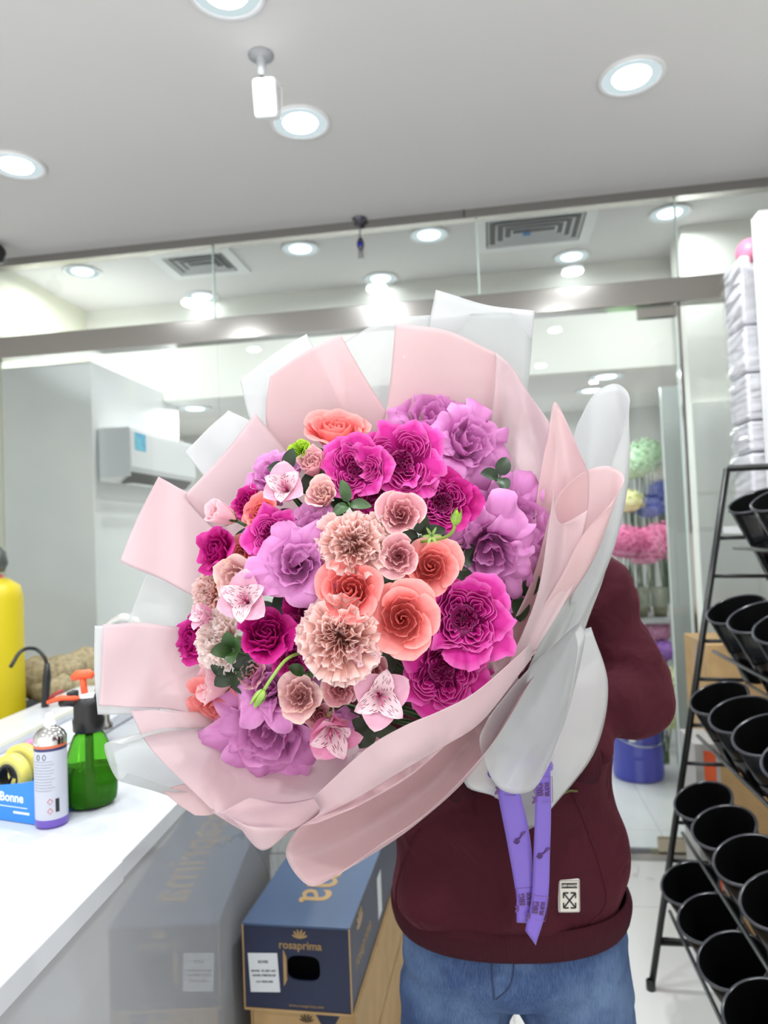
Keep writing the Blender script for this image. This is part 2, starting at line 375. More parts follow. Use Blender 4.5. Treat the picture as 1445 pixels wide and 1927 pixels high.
# ------------------------------------------------------------------ evil eye charm at the head channel
p = ony(676, 400, YG-.06); p.z = CZ
t = thing('hanging_charm', 'blue glass eye charm hanging from the ceiling channel', 'ornament', p)
sm = mat('tarnished_silver', (110, 108, 120), .3, .9)
MB().lathe([(.0001, 0), (.035, 0), (.036, -.006), (.02, -.014), (.012, -.03), (.0001, -.032)], 24).build('hook_plate', sm, t, True)
MB().tube([(0, 0, -.03), (.004, 0, -.05), (0, 0, -.07), (-.003, 0, -.09), (0, 0, -.105)], .0035, 8).build('chain', sm, t)
MB().lathe([(.0001, .04), (.01, .034), (.018, .015), (.02, 0), (.015, -.02), (.0001, -.034)], 20, (0, 0, -.14)).xf(Matrix.Identity(4)).build('pendant_frame', sm, t, True)
MB().lathe([(.0001, -.006), (.012, -.004), (.0125, 0)], 20).xf(Matrix.Translation((0, -.017, -.143)) @ Matrix.Rotation(PI/2, 4, 'X') @ Matrix.Scale(-1, 4, (0, 0, 1))).build('blue_eye', mat('cobalt_glass', (30, 35, 160), .1), t, True)
for k in (-1, 0, 1): MB().tube([(k*.008, 0, -.165), (k*.011, 0, -.21)], .003, 6).build('tassel', sm, t)

# dark thing at the left edge, under the ceiling
p = ony(-6, 478, YG-.25)
t = thing('speaker', 'small dark rounded thing below the ceiling at the left edge of the photo', 'speaker', p)
MB().lathe([(.0001, .05), (.03, .045), (.045, .02), (.047, -.02), (.03, -.045), (.0001, -.05)], 24).build('body', MT['dark'], t, True)
MB().tube([(0, 0, .04), (0, 0, CZ-p.z)], .01, 8).build('bracket', MT['steel'], t)

# ------------------------------------------------------------------ wall-mounted air conditioner
YA = 3.74; a0 = ony(168, 806, YA); a1 = ony(234, 900, YA)
zt_, zb_ = a0.z, a1.z-.01; xa, xb = qc.x+.001, qc.x + (a1.x-a0.x)
t = thing('air_conditioner', 'white wall-mounted air conditioner with a blue sticker', 'air conditioner', (xa, YA, zb_))
W_, H_, L_ = xb-xa, zt_-zb_, .88
prof = [(0.003, 0), (W_*.55, -.02), (W_*.86, .035), (W_, .075), (W_, H_-.03), (W_*.94, H_), (0.003, H_)]
n = len(prof)
MB().add([(x, 0, z) for x, z in prof]+[(x, L_, z) for x, z in prof], [tuple(range(n)), tuple(range(n, 2*n))[::-1]] + [(i, i+n, (i+1) % n+n, (i+1) % n) for i in range(n)]).build('casing', MT['white'], t, bevel=.006)
MB().add([(W_*.60, .03, -.012), (W_*.90, .03, .05), (W_*.90, L_-.03, .05), (W_*.60, L_-.03, -.012)], [(0, 1, 2, 3)]).build('outlet_slot', MT['dark'], t, solid=.01)
MB().box((W_*.72, .04, -.022), (W_*.92, L_-.04, -.016)).build('louvre', MT['white'], t)
box('sticker', (W_+.0005, .04, H_-.13), (W_+.002, .17, H_-.03), noisy('sticker_blue', (60, 150, 215), (90, 205, 225), 18, .4), t)
box('side_panel', (.01, -.004, .02), (W_*.97, -.001, H_-.01), mat('ac_side', (214, 218, 224), .4), t)

# ------------------------------------------------------------------ counter with raised ledge, sink
ca = onz(0, 1858, 1.085); cb_ = onz(337, 1510, 1.085)
cang = math.atan2(cb_.y-ca.y, cb_.x-ca.x) - PI/2
CM = Matrix.Translation((ca.x, ca.y, 0)) @ Matrix.Rotation(cang, 4, 'Z')      # local: x = right of edge, y = along edge
def cl(x, y, z): return CM @ Vector((x, y, z))
t = thing('counter', 'white-topped shop counter with a glossy grey stone front', 'counter', (ca.x, ca.y, 0), cang)
LC = 2.3
box('counter_body', (-.58, -1.2, 0), (-.018, LC, 1.05), MT['cface'], t)
MB().box((-.598, -1.2, 1.05), (0, .335, 1.085)).build('worktop', MT['ctop'], t, bevel=.002)
w2 = MB().box((-.598, .338, 1.052), (-.003, 1.02, 1.084)).box((-.598, 1.02, 1.052), (-.47, LC, 1.084)).box((-.10, 1.02, 1.052), (-.003, LC, 1.084)).box((-.5, 1.62, 1.052), (-.1, LC, 1.084)).build('worktop', MT['ctop'], t, bevel=.002)
sk = MB(); 
for (a, b) in (((-.5, 1.02, .9), (-.1, 1.62, .905)), ((-.5, 1.02, .9), (-.495, 1.62, 1.08)), ((-.105, 1.02, .9), (-.1, 1.62, 1.08)), ((-.5, 1.02, .9), (-.1, 1.025, 1.08)), ((-.5, 1.615, .9), (-.1, 1.62, 1.08))): sk.box(a, b)
sk.build('sink_basin', mat('sink_steel', (120, 112, 105), .35, .8), t)
MB().box((-.79, -1.2, 1.05), (-.6, LC, 1.10)).build('back_ledge', MT['ctop'], t, bevel=.002)
box('ledge_trim', (-.62, -1.2, 1.1002), (-.6, LC, 1.112), mat('cream_trim', (222, 222, 205), .4), t)
# faucet
fp = CM.inverted() @ Vector(P(205, 1330, 2.45)); 
f = thing('faucet', 'tall arched grey faucet at the sink, half hidden by the pink paper', 'faucet', cl(-.55, 1.3, 1.085))
q0 = f.location
q_ = P(192, 1320, 2.06); f.location = (q_.x, q_.y, 1.085)
zz = P(212, 1153, 2.06).z
hh = zz - 1.085
pts = [(0, 0, 0), (0, 0, hh-.1)] + [(.075-.075*math.cos(a), 0, hh-.1+.085*math.sin(a)) for a in np.linspace(.15, PI, 10)] + [(.15, 0, hh-.16)]
MB().tube(pts, .013, 14).build('spout', mat('faucet_grey', (205, 205, 200), .25, .6), f, True)
MB().lathe([(.028, 0), (.028, .01), (.02, .02), (.019, .11), (.014, .12), (.0001, .121)], 24).build('base', MT['steel'], f, True)
MB().tube([(0, -.02, .07), (0, -.07, .1)], .006, 8).build('lever', MT['steel'], f)
# ------------------------------------------------------------------ flower petals
def petal(phi, L, W, al, rho0=.03, z0=-.95, amp=.03, freq=1.5, drop=.2, tip=0., crease=0., rs=None, nu=11, nv=10, spiral=.03, serr=0., wf=.4):
    """cupped petal: climbs from the flower axis along a path whose lean from the axis is al (degrees, interpolated)"""
    rs = rs or random
    t = np.linspace(0, 1, 30); a = np.radians(np.interp(t, np.linspace(0, 1, len(al)), al))
    ds = L/29; rho = rho0+np.concatenate([[0], np.cumsum(np.sin(a[:-1])*ds)]); z = z0+np.concatenate([[0], np.cumsum(np.cos(a[:-1])*ds)])
    u = np.linspace(-1, 1, nu)[None, :]; v = np.linspace(0, 1, nv)[:, None]
    lam = 1-drop*np.abs(u)**2.6+tip*np.exp(-(u/.22)**2)-tip*.5
    if serr: lam = lam+serr*np.where(np.arange(nu) % 2, 1, -1)[None, :]*1.0
    s = np.clip(v*lam, 0, 1.25)
    R = np.interp(s, t, rho)+np.maximum(s-1, 0)*L*math.sin(a[-1]); Z = np.interp(s, t, z)+np.maximum(s-1, 0)*L*math.cos(a[-1]); A = np.interp(s, t, a)
    p1, p2, p3 = rs.uniform(0, 6.3), rs.uniform(0, 6.3), rs.uniform(0, 6.3)
    d = amp*v**2*(np.sin(freq*PI*u+p1)+.55*np.sin(2.3*freq*PI*u+p2+v*2)) - crease*(1-np.abs(u))**1.5*v
    R = R+d*np.cos(A)+spiral*u; Z = Z-d*np.sin(A)
    ang = phi+u*W*(wf+(1-wf)*np.sin(np.minimum(v*1.5, 1)*PI/2))+amp*.8*v*v*np.sin(freq*1.7*PI*u+p3)
    R = np.maximum(R, .004)
    return np.stack([R*np.cos(ang), R*np.sin(ang), Z], -1)
def blade(phi, L, w, al, rho0=.03, z0=0., fold=.3, amp=0., rs=None, nu=7, nv=9, wpow=.75, point=1.0, twist=0., zoff=0):
    """long petal or leaf: absolute width w, midrib follows the path"""
    rs = rs or random
    t = np.linspace(0, 1, nv); a = np.radians(np.interp(t, np.linspace(0, 1, len(al)), al)); ds = L/(nv-1)
    rho = rho0+np.concatenate([[0], np.cumsum(np.sin(a[:-1])*ds)]); z = z0+np.concatenate([[0], np.cumsum(np.cos(a[:-1])*ds)])
    ww = w*np.sin(PI*np.clip(t, 0, 1)**wpow)**.7*(1)+w*.06*(1-t)
    u = np.linspace(-1, 1, nu); p = rs.uniform(0, 6)
    G = np.zeros((nv, nu, 3))
    for i in range(nv):
        tw = twist*t[i]
        for j in range(nu):
            y = u[j]*ww[i]*math.cos(tw); hh = fold*abs(u[j])**1.6*ww[i]+amp*math.sin(9*t[i]+p+u[j]*2)*abs(u[j])+u[j]*ww[i]*math.sin(tw)
            G[i, j] = (rho[i]-hh*math.cos(a[i]), y, z[i]+hh*math.sin(a[i])+zoff)
    c, s = math.cos(phi), math.sin(phi)
    return np.stack([G[..., 0]*c-G[..., 1]*s, G[..., 0]*s+G[..., 1]*c, G[..., 2]], -1)
def mesh_of(grids, name, m, parent, R, smooth=True):
    b = MB()
    for g in grids: b.grid(np.asarray(g)*R)
    return b.build(name, m, parent, smooth)
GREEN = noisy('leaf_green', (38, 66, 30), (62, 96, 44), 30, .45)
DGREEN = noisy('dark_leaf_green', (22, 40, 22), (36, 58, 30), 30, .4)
LIME = petal_mat('lime', (120, 165, 30), (172, 214, 52), (205, 235, 90), .2)
BUDG = noisy('bud_green', (104, 136, 58), (150, 180, 88), 60, .5)
FM = {
 'magenta': petal_mat('magenta_petal', (150, 14, 98), (214, 48, 158), (236, 112, 196), .2),
 'magin': petal_mat('magenta_inner_petal', (84, 6, 56), (196, 36, 142), (244, 132, 206), .12),
 'deep': petal_mat('deep_magenta_petal', (110, 8, 72), (186, 20, 122), (210, 52, 156), .16),
 'mauve': petal_mat('mauve_petal', (208, 122, 186), (226, 150, 212), (234, 168, 222), .3),
 'lilac': petal_mat('lilac_petal', (208, 124, 188), (224, 150, 210), (234, 170, 220), .3),
 'coral': petal_mat('coral_petal', (234, 100, 102), (248, 142, 140), (252, 170, 166), .28),
 'salmon': petal_mat('salmon_petal', (238, 114, 114), (250, 158, 155), (254, 186, 181), .28),
 'rose': petal_mat('dusty_pink_petal', (216, 146, 156), (238, 178, 188), (250, 222, 216), .3, ev=.96),
 'cream': petal_mat('cream_pink_petal', (228, 160, 172), (246, 204, 206), (250, 230, 212), .3),
 'blush': petal_mat('blush_petal', (238, 214, 178), (248, 198, 210), (252, 218, 222), .35),
 'carn': petal_mat('carnation_petal', (255, 188, 176), (255, 216, 208), (255, 236, 233), .45, rough=.7),
 'carnw': petal_mat('pale_carnation_petal', (255, 222, 212), (255, 236, 230), (255, 246, 243), .5, rough=.7),
 'alst': petal_mat('alstroemeria_petal', (226, 140, 180), (240, 186, 210), (250, 226, 232), .35),
 'alsp': petal_mat('alstroemeria_pink_petal', (226, 116, 168), (244, 160, 200), (252, 212, 224), .35),
 'als2': petal_mat('alstroemeria_streaked_petal', (244, 208, 222), (252, 232, 238), (240, 180, 206), .35, streak=(128, 20, 62)),
}
# flower placement: origin on the dome, +Z of the flower towards its face
DC = (655, 1110)
def dome(px, py, dd=0):
    rr = math.hypot((px-DC[0])/330, (py-DC[1])/360); return .815+.125*rr*rr+dd
def pose(px, py, d, fx=None, fy=None, spin=0.):
    if fx is None: fx = (px-DC[0])/330*.62; fy = -(py-DC[1])/360*.55
    o = P(px, py, d); n = (-ray(px, py).normalized()+rt*fx+up*fy).normalized()
    x = rt-n*rt.dot(n); x.normalize(); y = n.cross(x)
    return o, (Matrix((x, y, n)).transposed() @ Matrix.Rotation(spin, 3, 'Z'))
def flower(name, label, cat, group, px, py, rpx, dd=0, f=None, spin=0):
    d = dome(px, py, dd); R = rpx*d/FPX*(1.24 if name == 'large_rose' else 1.18)
    o, M = pose(px, py, d, *(f or (None, None)), spin=spin)
    t = thing(name, label, cat, o, M, group); return t, R
STEM_TO = P(968, 1400, 1.07)
def stem(t, R, m=GREEN, z0=-.95, r=.0022, straight=False):
    """stem from the flower base back to the binding point of the bouquet"""
    Mi = (Matrix.Translation(t.location) @ t.rotation_euler.to_matrix().to_4x4()).inverted()
    e = Mi @ (STEM_TO + Vector((random.uniform(-.012, .012), random.uniform(-.012, .012), random.uniform(-.01, .01))))
    a = Vector((0, 0, z0*R)); b = Vector((0, 0, z0*R-.06)); pts = crv([a, a.lerp(b, .5)+(e-a)*.04, b+(e-b)*.22, e], 10)
    MB().tube([tuple(p) for p in pts[:4]], r, 7).build('stem', m, t, True)
    Mo = Mi.inverted(); BUNDLE.append([Mo @ Vector(p) for p in pts[3:]])
BUNDLE = []
def calyx(t, R, rs, n=5, L=.35, z0=-.97, w=.11, m=GREEN, al=(60, 75, 100), bulb=.12):
    b = MB().lathe([(.0001, (z0-.1)*R), (bulb*.7*R, (z0-.06)*R), (bulb*R, (z0+.0)*R), (bulb*1.3*R, (z0+.06)*R)], 12)
    for k in range(n): b.grid(blade(k*2*PI/n, L, w, al, .08, z0+.02, rs=rs, nu=3, nv=6)*R)
    b.build('calyx', m, t, True)
def rose(t, R, m, seed, n_in=14, n_out=7, m_in=None, loose=1., openness=1., ruf=.02, z0=-.95):
    rs = random.Random(seed); m_in = m_in or m; gs = []; ph = rs.uniform(0, 6)
    for i in range(n_in):
        q = i/(n_in-1)
        gs.append(petal(ph+i*2.4, .80+.26*q, 1.6-.7*q, [8+68*q+rs.uniform(-4,4), 6+44*q, -2+10*q, -12+26*q*openness], .02, z0, .016+ruf*q*loose, 1.3+rs.random(), .1+.08*q, 0, 0, rs, spiral=-.05-.03*q))
    mesh_of(gs, 'heart', m_in, t, R)
    for j in range(n_out):
        q = j/max(1, n_out-1); k = ph+j*(2.4 if n_out < 8 else 2.4)
        g = petal(k, 1.12+.16*q+rs.uniform(-.04, .04), .86+rs.uniform(-.08, .08), [80, 46+6*q, 20+24*q*openness, 44+34*q*openness+rs.uniform(-12, 12), 70+66*q*openness+rs.uniform(-25, 30)], .03, z0+.02, ruf*2.2, 1.+rs.random()*.7, .14, .06*rs.random(), 0, rs, nu=13, nv=13, spiral=-.05)
        mesh_of([g], 'outer_petal', m, t, R)
    calyx(t, R, rs, z0=z0); stem(t, R)
def messy_rose(t, R, m, seed, n_out=13, m_in=None, n_in=10):
    """fully blown rose whose outer petals roll back and pinch to points"""
    rs = random.Random(seed); gs = []; ph = rs.uniform(0, 6)
    for i in range(n_in):
        q = i/(n_in-1)
        gs.append(petal(ph+i*2.4, .84+.26*q, 1.5-.6*q, [10+66*q, 10+46*q, 4+10*q, -6+44*q], .02, -.9, .03+.03*q, 1.6+rs.random(), .12, .05, 0, rs, spiral=-.06))
    mesh_of(gs, 'heart', m_in or m, t, R)
    for j in range(n_out):
        q = j/(n_out-1)
        g = petal(ph+.7+j*2.4, 1.12+.34*q+rs.uniform(-.07, .07), .60+rs.uniform(-.1, .16), [78, 48+8*q, 16+34*q, 34+34*q, 92+60*rs.random(), 150+50*rs.random()], .03, -.88, .075, .8+rs.random()*1.1, .26, .34*rs.random(), .08+.16*rs.random(), rs, nu=17, nv=17, spiral=-.04)
        mesh_of([g], 'outer_petal', m, t, R)
    calyx(t, R, rs, z0=-.9); stem(t, R)
def garden_rose(t, R, m, seed, nq=4, n_out=9, m_in=None):
    """quartered rose: nested crescents around several lobes inside a ring of broad petals"""
    rs = random.Random(seed); ph = rs.uniform(0, 6); gs = []; m_in = m_in or FM['magin']
    R0 = .68
    for q in range(nq):
        fa = ph+q*2*PI/nq+rs.uniform(-.2, .2); c = (.30*math.cos(fa), .30*math.sin(fa)); K = 5 if nq > 3 else 6
        for k in range(K):
            rr = .05+.075*k*(1 if nq > 3 else 1.1); span = 1.9-.10*k; na = 23
            th = fa+np.linspace(-span, span, na); w1, w2 = rs.uniform(0, 6), rs.uniform(0, 6)
            wob = .026*np.sin(np.linspace(0, 8+k, na)+w1)+.018*np.sin(np.linspace(0, 19, na)+w2)
            taper = 1-np.abs(np.linspace(-1, 1, na))**4*.35
            rows = []
            for iv, s in enumerate(np.linspace(0, 1, 6)):
                rad = rr*(.82+.18*s)+.045*s*s*s+wob*s; x = c[0]+rad*np.cos(th); y = c[1]+rad*np.sin(th)
                dist = np.hypot(x, y); top = -.10-.20*np.exp(-(dist/.26)**2)-.10*np.maximum(0, dist-.45)/.3
                z = top-.34*(1-s)*1.0-(1-taper)*.35*s-.03*s**4+.012*np.sin(np.linspace(0, 15, na)+w2)*s
                rows.append(np.stack([x, y, z], -1))
            gs.append(np.array(rows))
    for i in range(9): gs.append(petal(ph+i*2.4, .46+.012*i, 1.3, [30+5*i, 10, 5+i*2, 0], .02, -.78, .05, 3, .1, 0, 0, rs))
    gs.append(petal(0, .3, 3.2, [88, 88], .0, -.6, 0, 1, 0, rs=rs, spiral=0, wf=1.))
    mesh_of(gs, 'quartered_heart', m_in, t, R)
    for j in range(n_out):
        q = j/(n_out-1)
        g = petal(ph+j*2.4, 1.08+.2*q+rs.uniform(-.06, .08), .70, [80, 44+6*q, 18+30*q, 48+25*q+rs.uniform(-14, 14), 74+44*q+rs.uniform(-30, 30)], .03, -.86, .048, 2.0+1.6*rs.random(), .16, .2*rs.random(), .05, rs, nu=17, nv=12, spiral=-.03)
        mesh_of([g], 'outer_petal', m, t, R)
    calyx(t, R, rs, z0=-.88); stem(t, R)
def carnation(t, R, m, seed, n=34):
    rs = random.Random(seed); gi = []; go = []
    for i in range(n):
        q = (i/(n-1))**.8
        g = petal(i*2.4+rs.uniform(-.5, .5), .82+.24*q+rs.uniform(-.06, .06), (1.0-.42*q), [14+58*q, 8+42*q, 0+66*q, -10+100*q], .02, -.72, .11-.045*q, 2.4+rs.random()*1.4, .10, 0, 0, rs, nu=21, nv=8, spiral=0, serr=.022, wf=.15)
        k_ = rs.uniform(.05, .2)*(1-.6*q); a_ = rs.uniform(0, 6.3); vv = np.linspace(0, 1, g.shape[0])[:, None]
        g[..., 0] += k_*math.cos(a_)*vv; g[..., 1] += k_*math.sin(a_)*vv; g[..., 2] += rs.uniform(-.1, .08)*vv*(1-q)
        (go if q > .62 else gi).append(g)
    mesh_of(gi, 'inner_petals', m, t, R); mesh_of(go, 'outer_petals', m, t, R)
    b = MB().lathe([(.0001, -1.35*R), (.15*R, -1.3*R), (.2*R, -1.05*R), (.22*R, -.72*R), (.17*R, -.66*R)], 14)
    for k in range(5): b.grid(blade(k*1.257, .3, .1, [5, 25, 40], .2, -.75, rs=rs, nu=3, nv=5)*R)
    b.build('calyx', BUDG, t, True); stem(t, R, z0=-1.3)
def lisianthus(t, R, m, seed, closed=0., m_in=None, n_in=9, n_out=6, long=1.):
    rs = random.Random(seed); gs = []; ph = rs.uniform(0, 6); c = 1-closed
    for i in range(n_in):
        q = i/(n_in-1)
        gs.append(petal(ph+i*2.4, .8+.3*q, 1.5-.5*q, [12+50*q, 8+26*q*c, 2+12*q*c, -8+40*q*c], .02, -1.0*long, .03+.03*q, 1.9+rs.random(), .1, 0, 0, rs, spiral=-.07, nu=15))
    mesh_of(gs, 'heart', m_in or m, t, R)
    for j in range(n_out):
        q = j/(n_out-1)
        g = petal(ph+j*2.4, (1.1+.2*q)*(.8+.2*long), .95, [66, 40*c+12, 12+24*q*c, 30*c+34*q*c-4, (50+50*q)*c], .03, -1.0*long, .04*c+.02, 1.6+rs.random(), .16, .1*rs.random(), 0, rs, nu=15, nv=12, spiral=-.06)
        mesh_of([g], 'outer_petal', m, t, R)
    calyx(t, R, rs, z0=-1.0*long, L=.55, w=.06, al=(60, 35, 20)); stem(t, R, z0=-1.05*long)
def alstroemeria(t, R, m, seed, openness=1.):
    rs = random.Random(seed); ph = rs.uniform(0, 1)
    o = openness
    for k in range(3):
        mesh_of([blade(ph+k*2.094+rs.uniform(-.15, .15), 1.08+rs.uniform(-.06, .1), .48, [14, 24+18*o, 38+32*o+rs.uniform(-10, 10), 60+34*o+rs.uniform(-20, 20)], .05, -.55, .28, .03, rs, 13, 15, .9, twist=rs.uniform(-.3, .3))], 'broad_petal', m, t, R)
    for k in range(3):
        mesh_of([blade(ph+1.047+k*2.094+rs.uniform(-.12, .12), 1.05, .30, [12, 20+18*o, 40+28*o, 50+24*o+rs.uniform(-14, 14)], .03, -.50, .4, .015, rs, 11, 15, .85, twist=rs.uniform(-.2, .2))], 'streaked_petal', FM['als2'], t, R)
    b = MB()
    for k in range(6):
        a = k+rs.random(); b.tube([(0, 0, -.5*R), (.06*R*math.cos(a), .06*R*math.sin(a), -.1*R), (.16*R*math.cos(a), .16*R*math.sin(a), .12*R)], .016*R, 5)
        b.lathe([(.0001, -.05*R), (.03*R, 0), (.0001, .05*R)], 8, (.16*R*math.cos(a), .16*R*math.sin(a), .14*R))
    b.build('stamens', FM['alsp'], t, True)
    MB().lathe([(.0001, -.75*R), (.07*R, -.68*R), (.1*R, -.55*R), (.05*R, -.5*R)], 10).build('ovary', BUDG, t, True); stem(t, R, z0=-.7, r=.0018)
# ------------------------------------------------------------------ the flowers of the bouquet
GM, GL, GC, GS, GK, GA = ('magenta roses of the bouquet', 'mauve roses of the bouquet', 'coral roses of the bouquet',
    'pale pink lisianthus of the bouquet', 'peach carnations of the bouquet', 'alstroemerias of the bouquet')
# kind, px, py, radius px, depth offset, (facing right, facing up) or None, options, label
FL = [
 ('gr', 757, 857, 70, -.015, (.05, .25), dict(nq=3), 'magenta garden rose at the top, in front of the topmost mauve rose'),
 ('gr', 668, 876, 56, .0, (-.1, .2), dict(nq=3), 'magenta garden rose below the topmost coral rose'),
 ('gr', 833, 942, 58, -.005, (.0, .1), dict(nq=4, dark=1), 'dark magenta garden rose just above the small green bud'),
 ('gr', 880, 1166, 80, -.025, (.15, -.05), dict(nq=4), 'largest magenta garden rose, at the right below the big mauve rose'),
 ('gr', 836, 1278, 78, -.012, (.1, -.35), dict(nq=4), 'magenta garden rose lowest at the right, by the paper edge'),
 ('gr', 512, 1006, 50, -.01, (-.2, .15), dict(nq=4), 'crinkled magenta rose left of the standing lilac petals'),
 ('gr', 703, 925, 42, .035, (0, .1), dict(nq=3, dark=1), 'deep magenta rose tucked between the two top magenta roses and the carnation'),
 ('ro', 392, 1032, 40, .0, (-.9, .2), dict(c='deep'), 'dark magenta frilled rose at the left edge, under the pale bud on its stalk'),
 ('ro', 500, 1182, 50, -.03, (-.1, .5), dict(c='deep', closed=1), 'half-open dark magenta rose beside the green carnation leaves'),
 ('gr', 572, 1150, 42, .02, (-.1, .1), dict(nq=3, dark=1), 'deep magenta rose between the lilac rose and the central carnation'),
 ('ro', 346, 1206, 42, .01, (-1.1, -.1), dict(c='deep'), 'magenta rose at the far left edge, beside the pale carnation'),
 ('gr', 548, 1238, 38, .02, (-.1, -.2), dict(nq=3, dark=1), 'small deep magenta rose behind the curved green bud stalk'),
 ('ro', 455, 942, 30, .02, (-.7, .4), dict(c='deep'), 'small magenta rose beside the upper coral rose at the left'),
 ('ro', 480, 1076, 20, .02, (-.3, .2), dict(c='deep'), 'smallest magenta rose, just left of the lilac rose'),
 ('ro', 905, 1262, 34, .05, (.7, -.2), dict(c='deep'), 'dark magenta rose peeping out right of the lowest magenta rose'),
 ('me', 808, 772, 66, .03, (.0, .75), {}, 'mauve rose at the very top of the bouquet'),
 ('me', 893, 826, 64, -.012, (.55, .3), dict(n_out=12), 'mauve rose with pointed folded petals at upper right'),
 ('me', 965, 985, 84, .0, (.3, .15), dict(n_out=14), 'big mauve rose at the right edge, the one with an open heart'),
 ('me', 922, 1050, 70, .01, (.1, -.45), dict(n_out=12), 'folded mauve petals rose under the big mauve one at the right'),
 ('me', 985, 1088, 62, .035, (.5, -.4), {}, 'mauve rose half hidden at the right, against the pink paper'),
 ('me', 556, 1060, 60, -.02, (-.1, .1), dict(c='lilac', n_out=12), 'lilac rose in the middle left, with water drops'),
 ('me', 588, 985, 44, .0, (-.1, .7), dict(c='lilac', n_out=9), 'standing lilac rose above the middle lilac one'),
 ('me', 503, 1392, 90, -.005, (-.2, -.55), dict(c='lilac', n_out=14, n_in=13), 'largest lilac rose, lowest in the bouquet'),
 ('me', 505, 1285, 56, -.005, (-.2, .3), dict(c='lilac', n_out=9), 'lilac rose behind the curved green bud stalk'),
 ('me', 600, 1392, 52, .04, (.1, -.8), dict(c='lilac', n_out=9), 'lilac rose at the bottom, behind the pink alstroemeria'),
 ('me', 500, 888, 48, .02, (-.6, .5), dict(c='lilac', n_out=10), 'lilac rose at upper left, above the striped alstroemeria'),
 ('ro', 634, 790, 58, .02, (-.05, 1.5), dict(c='coral', o=.35), 'coral rose seen from the side at the top left'),
 ('ro', 813, 1062, 50, -.015, (.05, .15), dict(c='salmon'), 'salmon rose with a round heart, below the green bud'),
 ('ro', 758, 1166, 64, -.04, (.05, .0), dict(c='salmon'), 'biggest salmon rose, left of the largest magenta rose'),
 ('ro', 656, 1104, 58, -.02, (-.1, .25), dict(c='coral', o=.5), 'coral rose between the two carnations'),
 ('ro', 482, 958, 36, .015, (-.6, .4), dict(c='coral', o=.3), 'small coral rose at upper left, beside the striped alstroemeria'),
 ('ro', 402, 1345, 62, -.005, (-.5, -.9), dict(c='coral', o=.6), 'coral rose at lower left, under the pale lisianthus bud'),
 ('ro', 448, 1040, 38, .03, (-.4, .3), dict(c='salmon', o=.5), 'salmon rose hidden behind the cream lisianthus at the left'),
 ('ro', 765, 1000, 5, .2, (0, 0), None, ''),
 ('li', 755, 962, 44, -.025, (0, .2), dict(c='rose'), 'dusty pink lisianthus directly under the top magenta rose'),
 ('li', 750, 1046, 40, -.02, (0, .0), dict(c='rose'), 'dusty pink lisianthus left of the round salmon rose'),
 ('li', 604, 922, 40, -.01, (-.3, .5), dict(c='cream', cl=.5), 'half-open beige pink lisianthus right of the striped alstroemeria'),
 ('li', 582, 864, 38, .0, (-.5, .8), dict(c='rose', cl=.6), 'dusty pink lisianthus bud beside the lime green bloom'),
 ('li', 400, 960, 42, -.04, (-1.6, .7), dict(c='blush', cl=.75), 'pale pink rosebud standing clear on its own stalk at the left'),
 ('li', 428, 1094, 46, -.02, (-.7, -.1), dict(c='cream'), 'cream and pink ruffled lisianthus at the left'),
 ('li', 368, 1290, 50, -.03, (-2.2, -.3), dict(c='blush', cl=.55, lg=1.25), 'long pale pink lisianthus lying sideways at lower left'),
 ('li', 562, 1306, 44, -.02, (-.1, .1), dict(c='cream'), 'cream lisianthus right of the hanging green bud'),
 ('li', 468, 1262, 32, .0, (-.4, .4), dict(c='rose'), 'small dusty pink lisianthus under the green carnation leaves'),
 ('li', 694, 1262, 42, .0, (.1, -.1), dict(c='rose', cl=.3), 'pink lisianthus under the biggest salmon rose'),
 ('li', 640, 1302, 34, -.01, (0, -.2), dict(c='rose'), 'ruffled pink lisianthus left of the streaked alstroemeria'),
 ('li', 600, 1350, 28, .02, (0, -.3), dict(c='rose'), 'dark-throated pink lisianthus above the pink alstroemeria'),
 ('ca', 664, 1018, 66, -.01, (-.05, .15), dict(c='carn'), 'peach carnation right of the lilac rose'),
 ('ca', 640, 1204, 80, -.035, (-.05, -.05), dict(c='carn'), 'largest peach carnation, in the middle of the bouquet'),
 ('ca', 400, 1205, 58, -.01, (-1.1, .1), dict(c='carnw'), 'pale carnation seen from the side at the left edge'),
 ('ca', 384, 1112, 44, .02, (-1.0, .1), dict(c='carn'), 'pale pink carnation at the left, behind the cream lisianthus'),
 ('ca', 558, 842, 22, .0, (-.6, .8), dict(c='lime', n=30), 'small lime green ruffled bloom at upper left'),
 ('al', 535, 916, 50, -.02, (-.3, .4), dict(c='alst', o=.5), 'streaked white alstroemeria at upper left'),
 ('al', 458, 1128, 56, -.045, (-.3, .2), dict(c='alst', o=.8), 'streaked white alstroemeria at the left, over the pale carnation'),
 ('al', 716, 1312, 62, -.045, (.1, -.15), dict(c='alst', o=1.), 'open streaked pink alstroemeria beside the lowest magenta rose'),
 ('al', 626, 1380, 66, -.03, (.1, -.8), dict(c='alsp', o=.3), 'half-closed deep pink alstroemeria at the bottom'),
 ('al', 380, 1158, 34, -.01, (-1.2, .2), dict(c='alst', o=.2), 'closed pale alstroemeria at the left edge'),
 ('al', 698, 1388, 40, .02, (.3, -.8), dict(c='alsp', o=.5), 'pink alstroemeria at the bottom, just over the paper'),
 ('al', 686, 1232, 36, -.03, (.2, -.2), dict(c='alst', o=.3), 'crumpled streaked alstroemeria beside the largest carnation'),
]
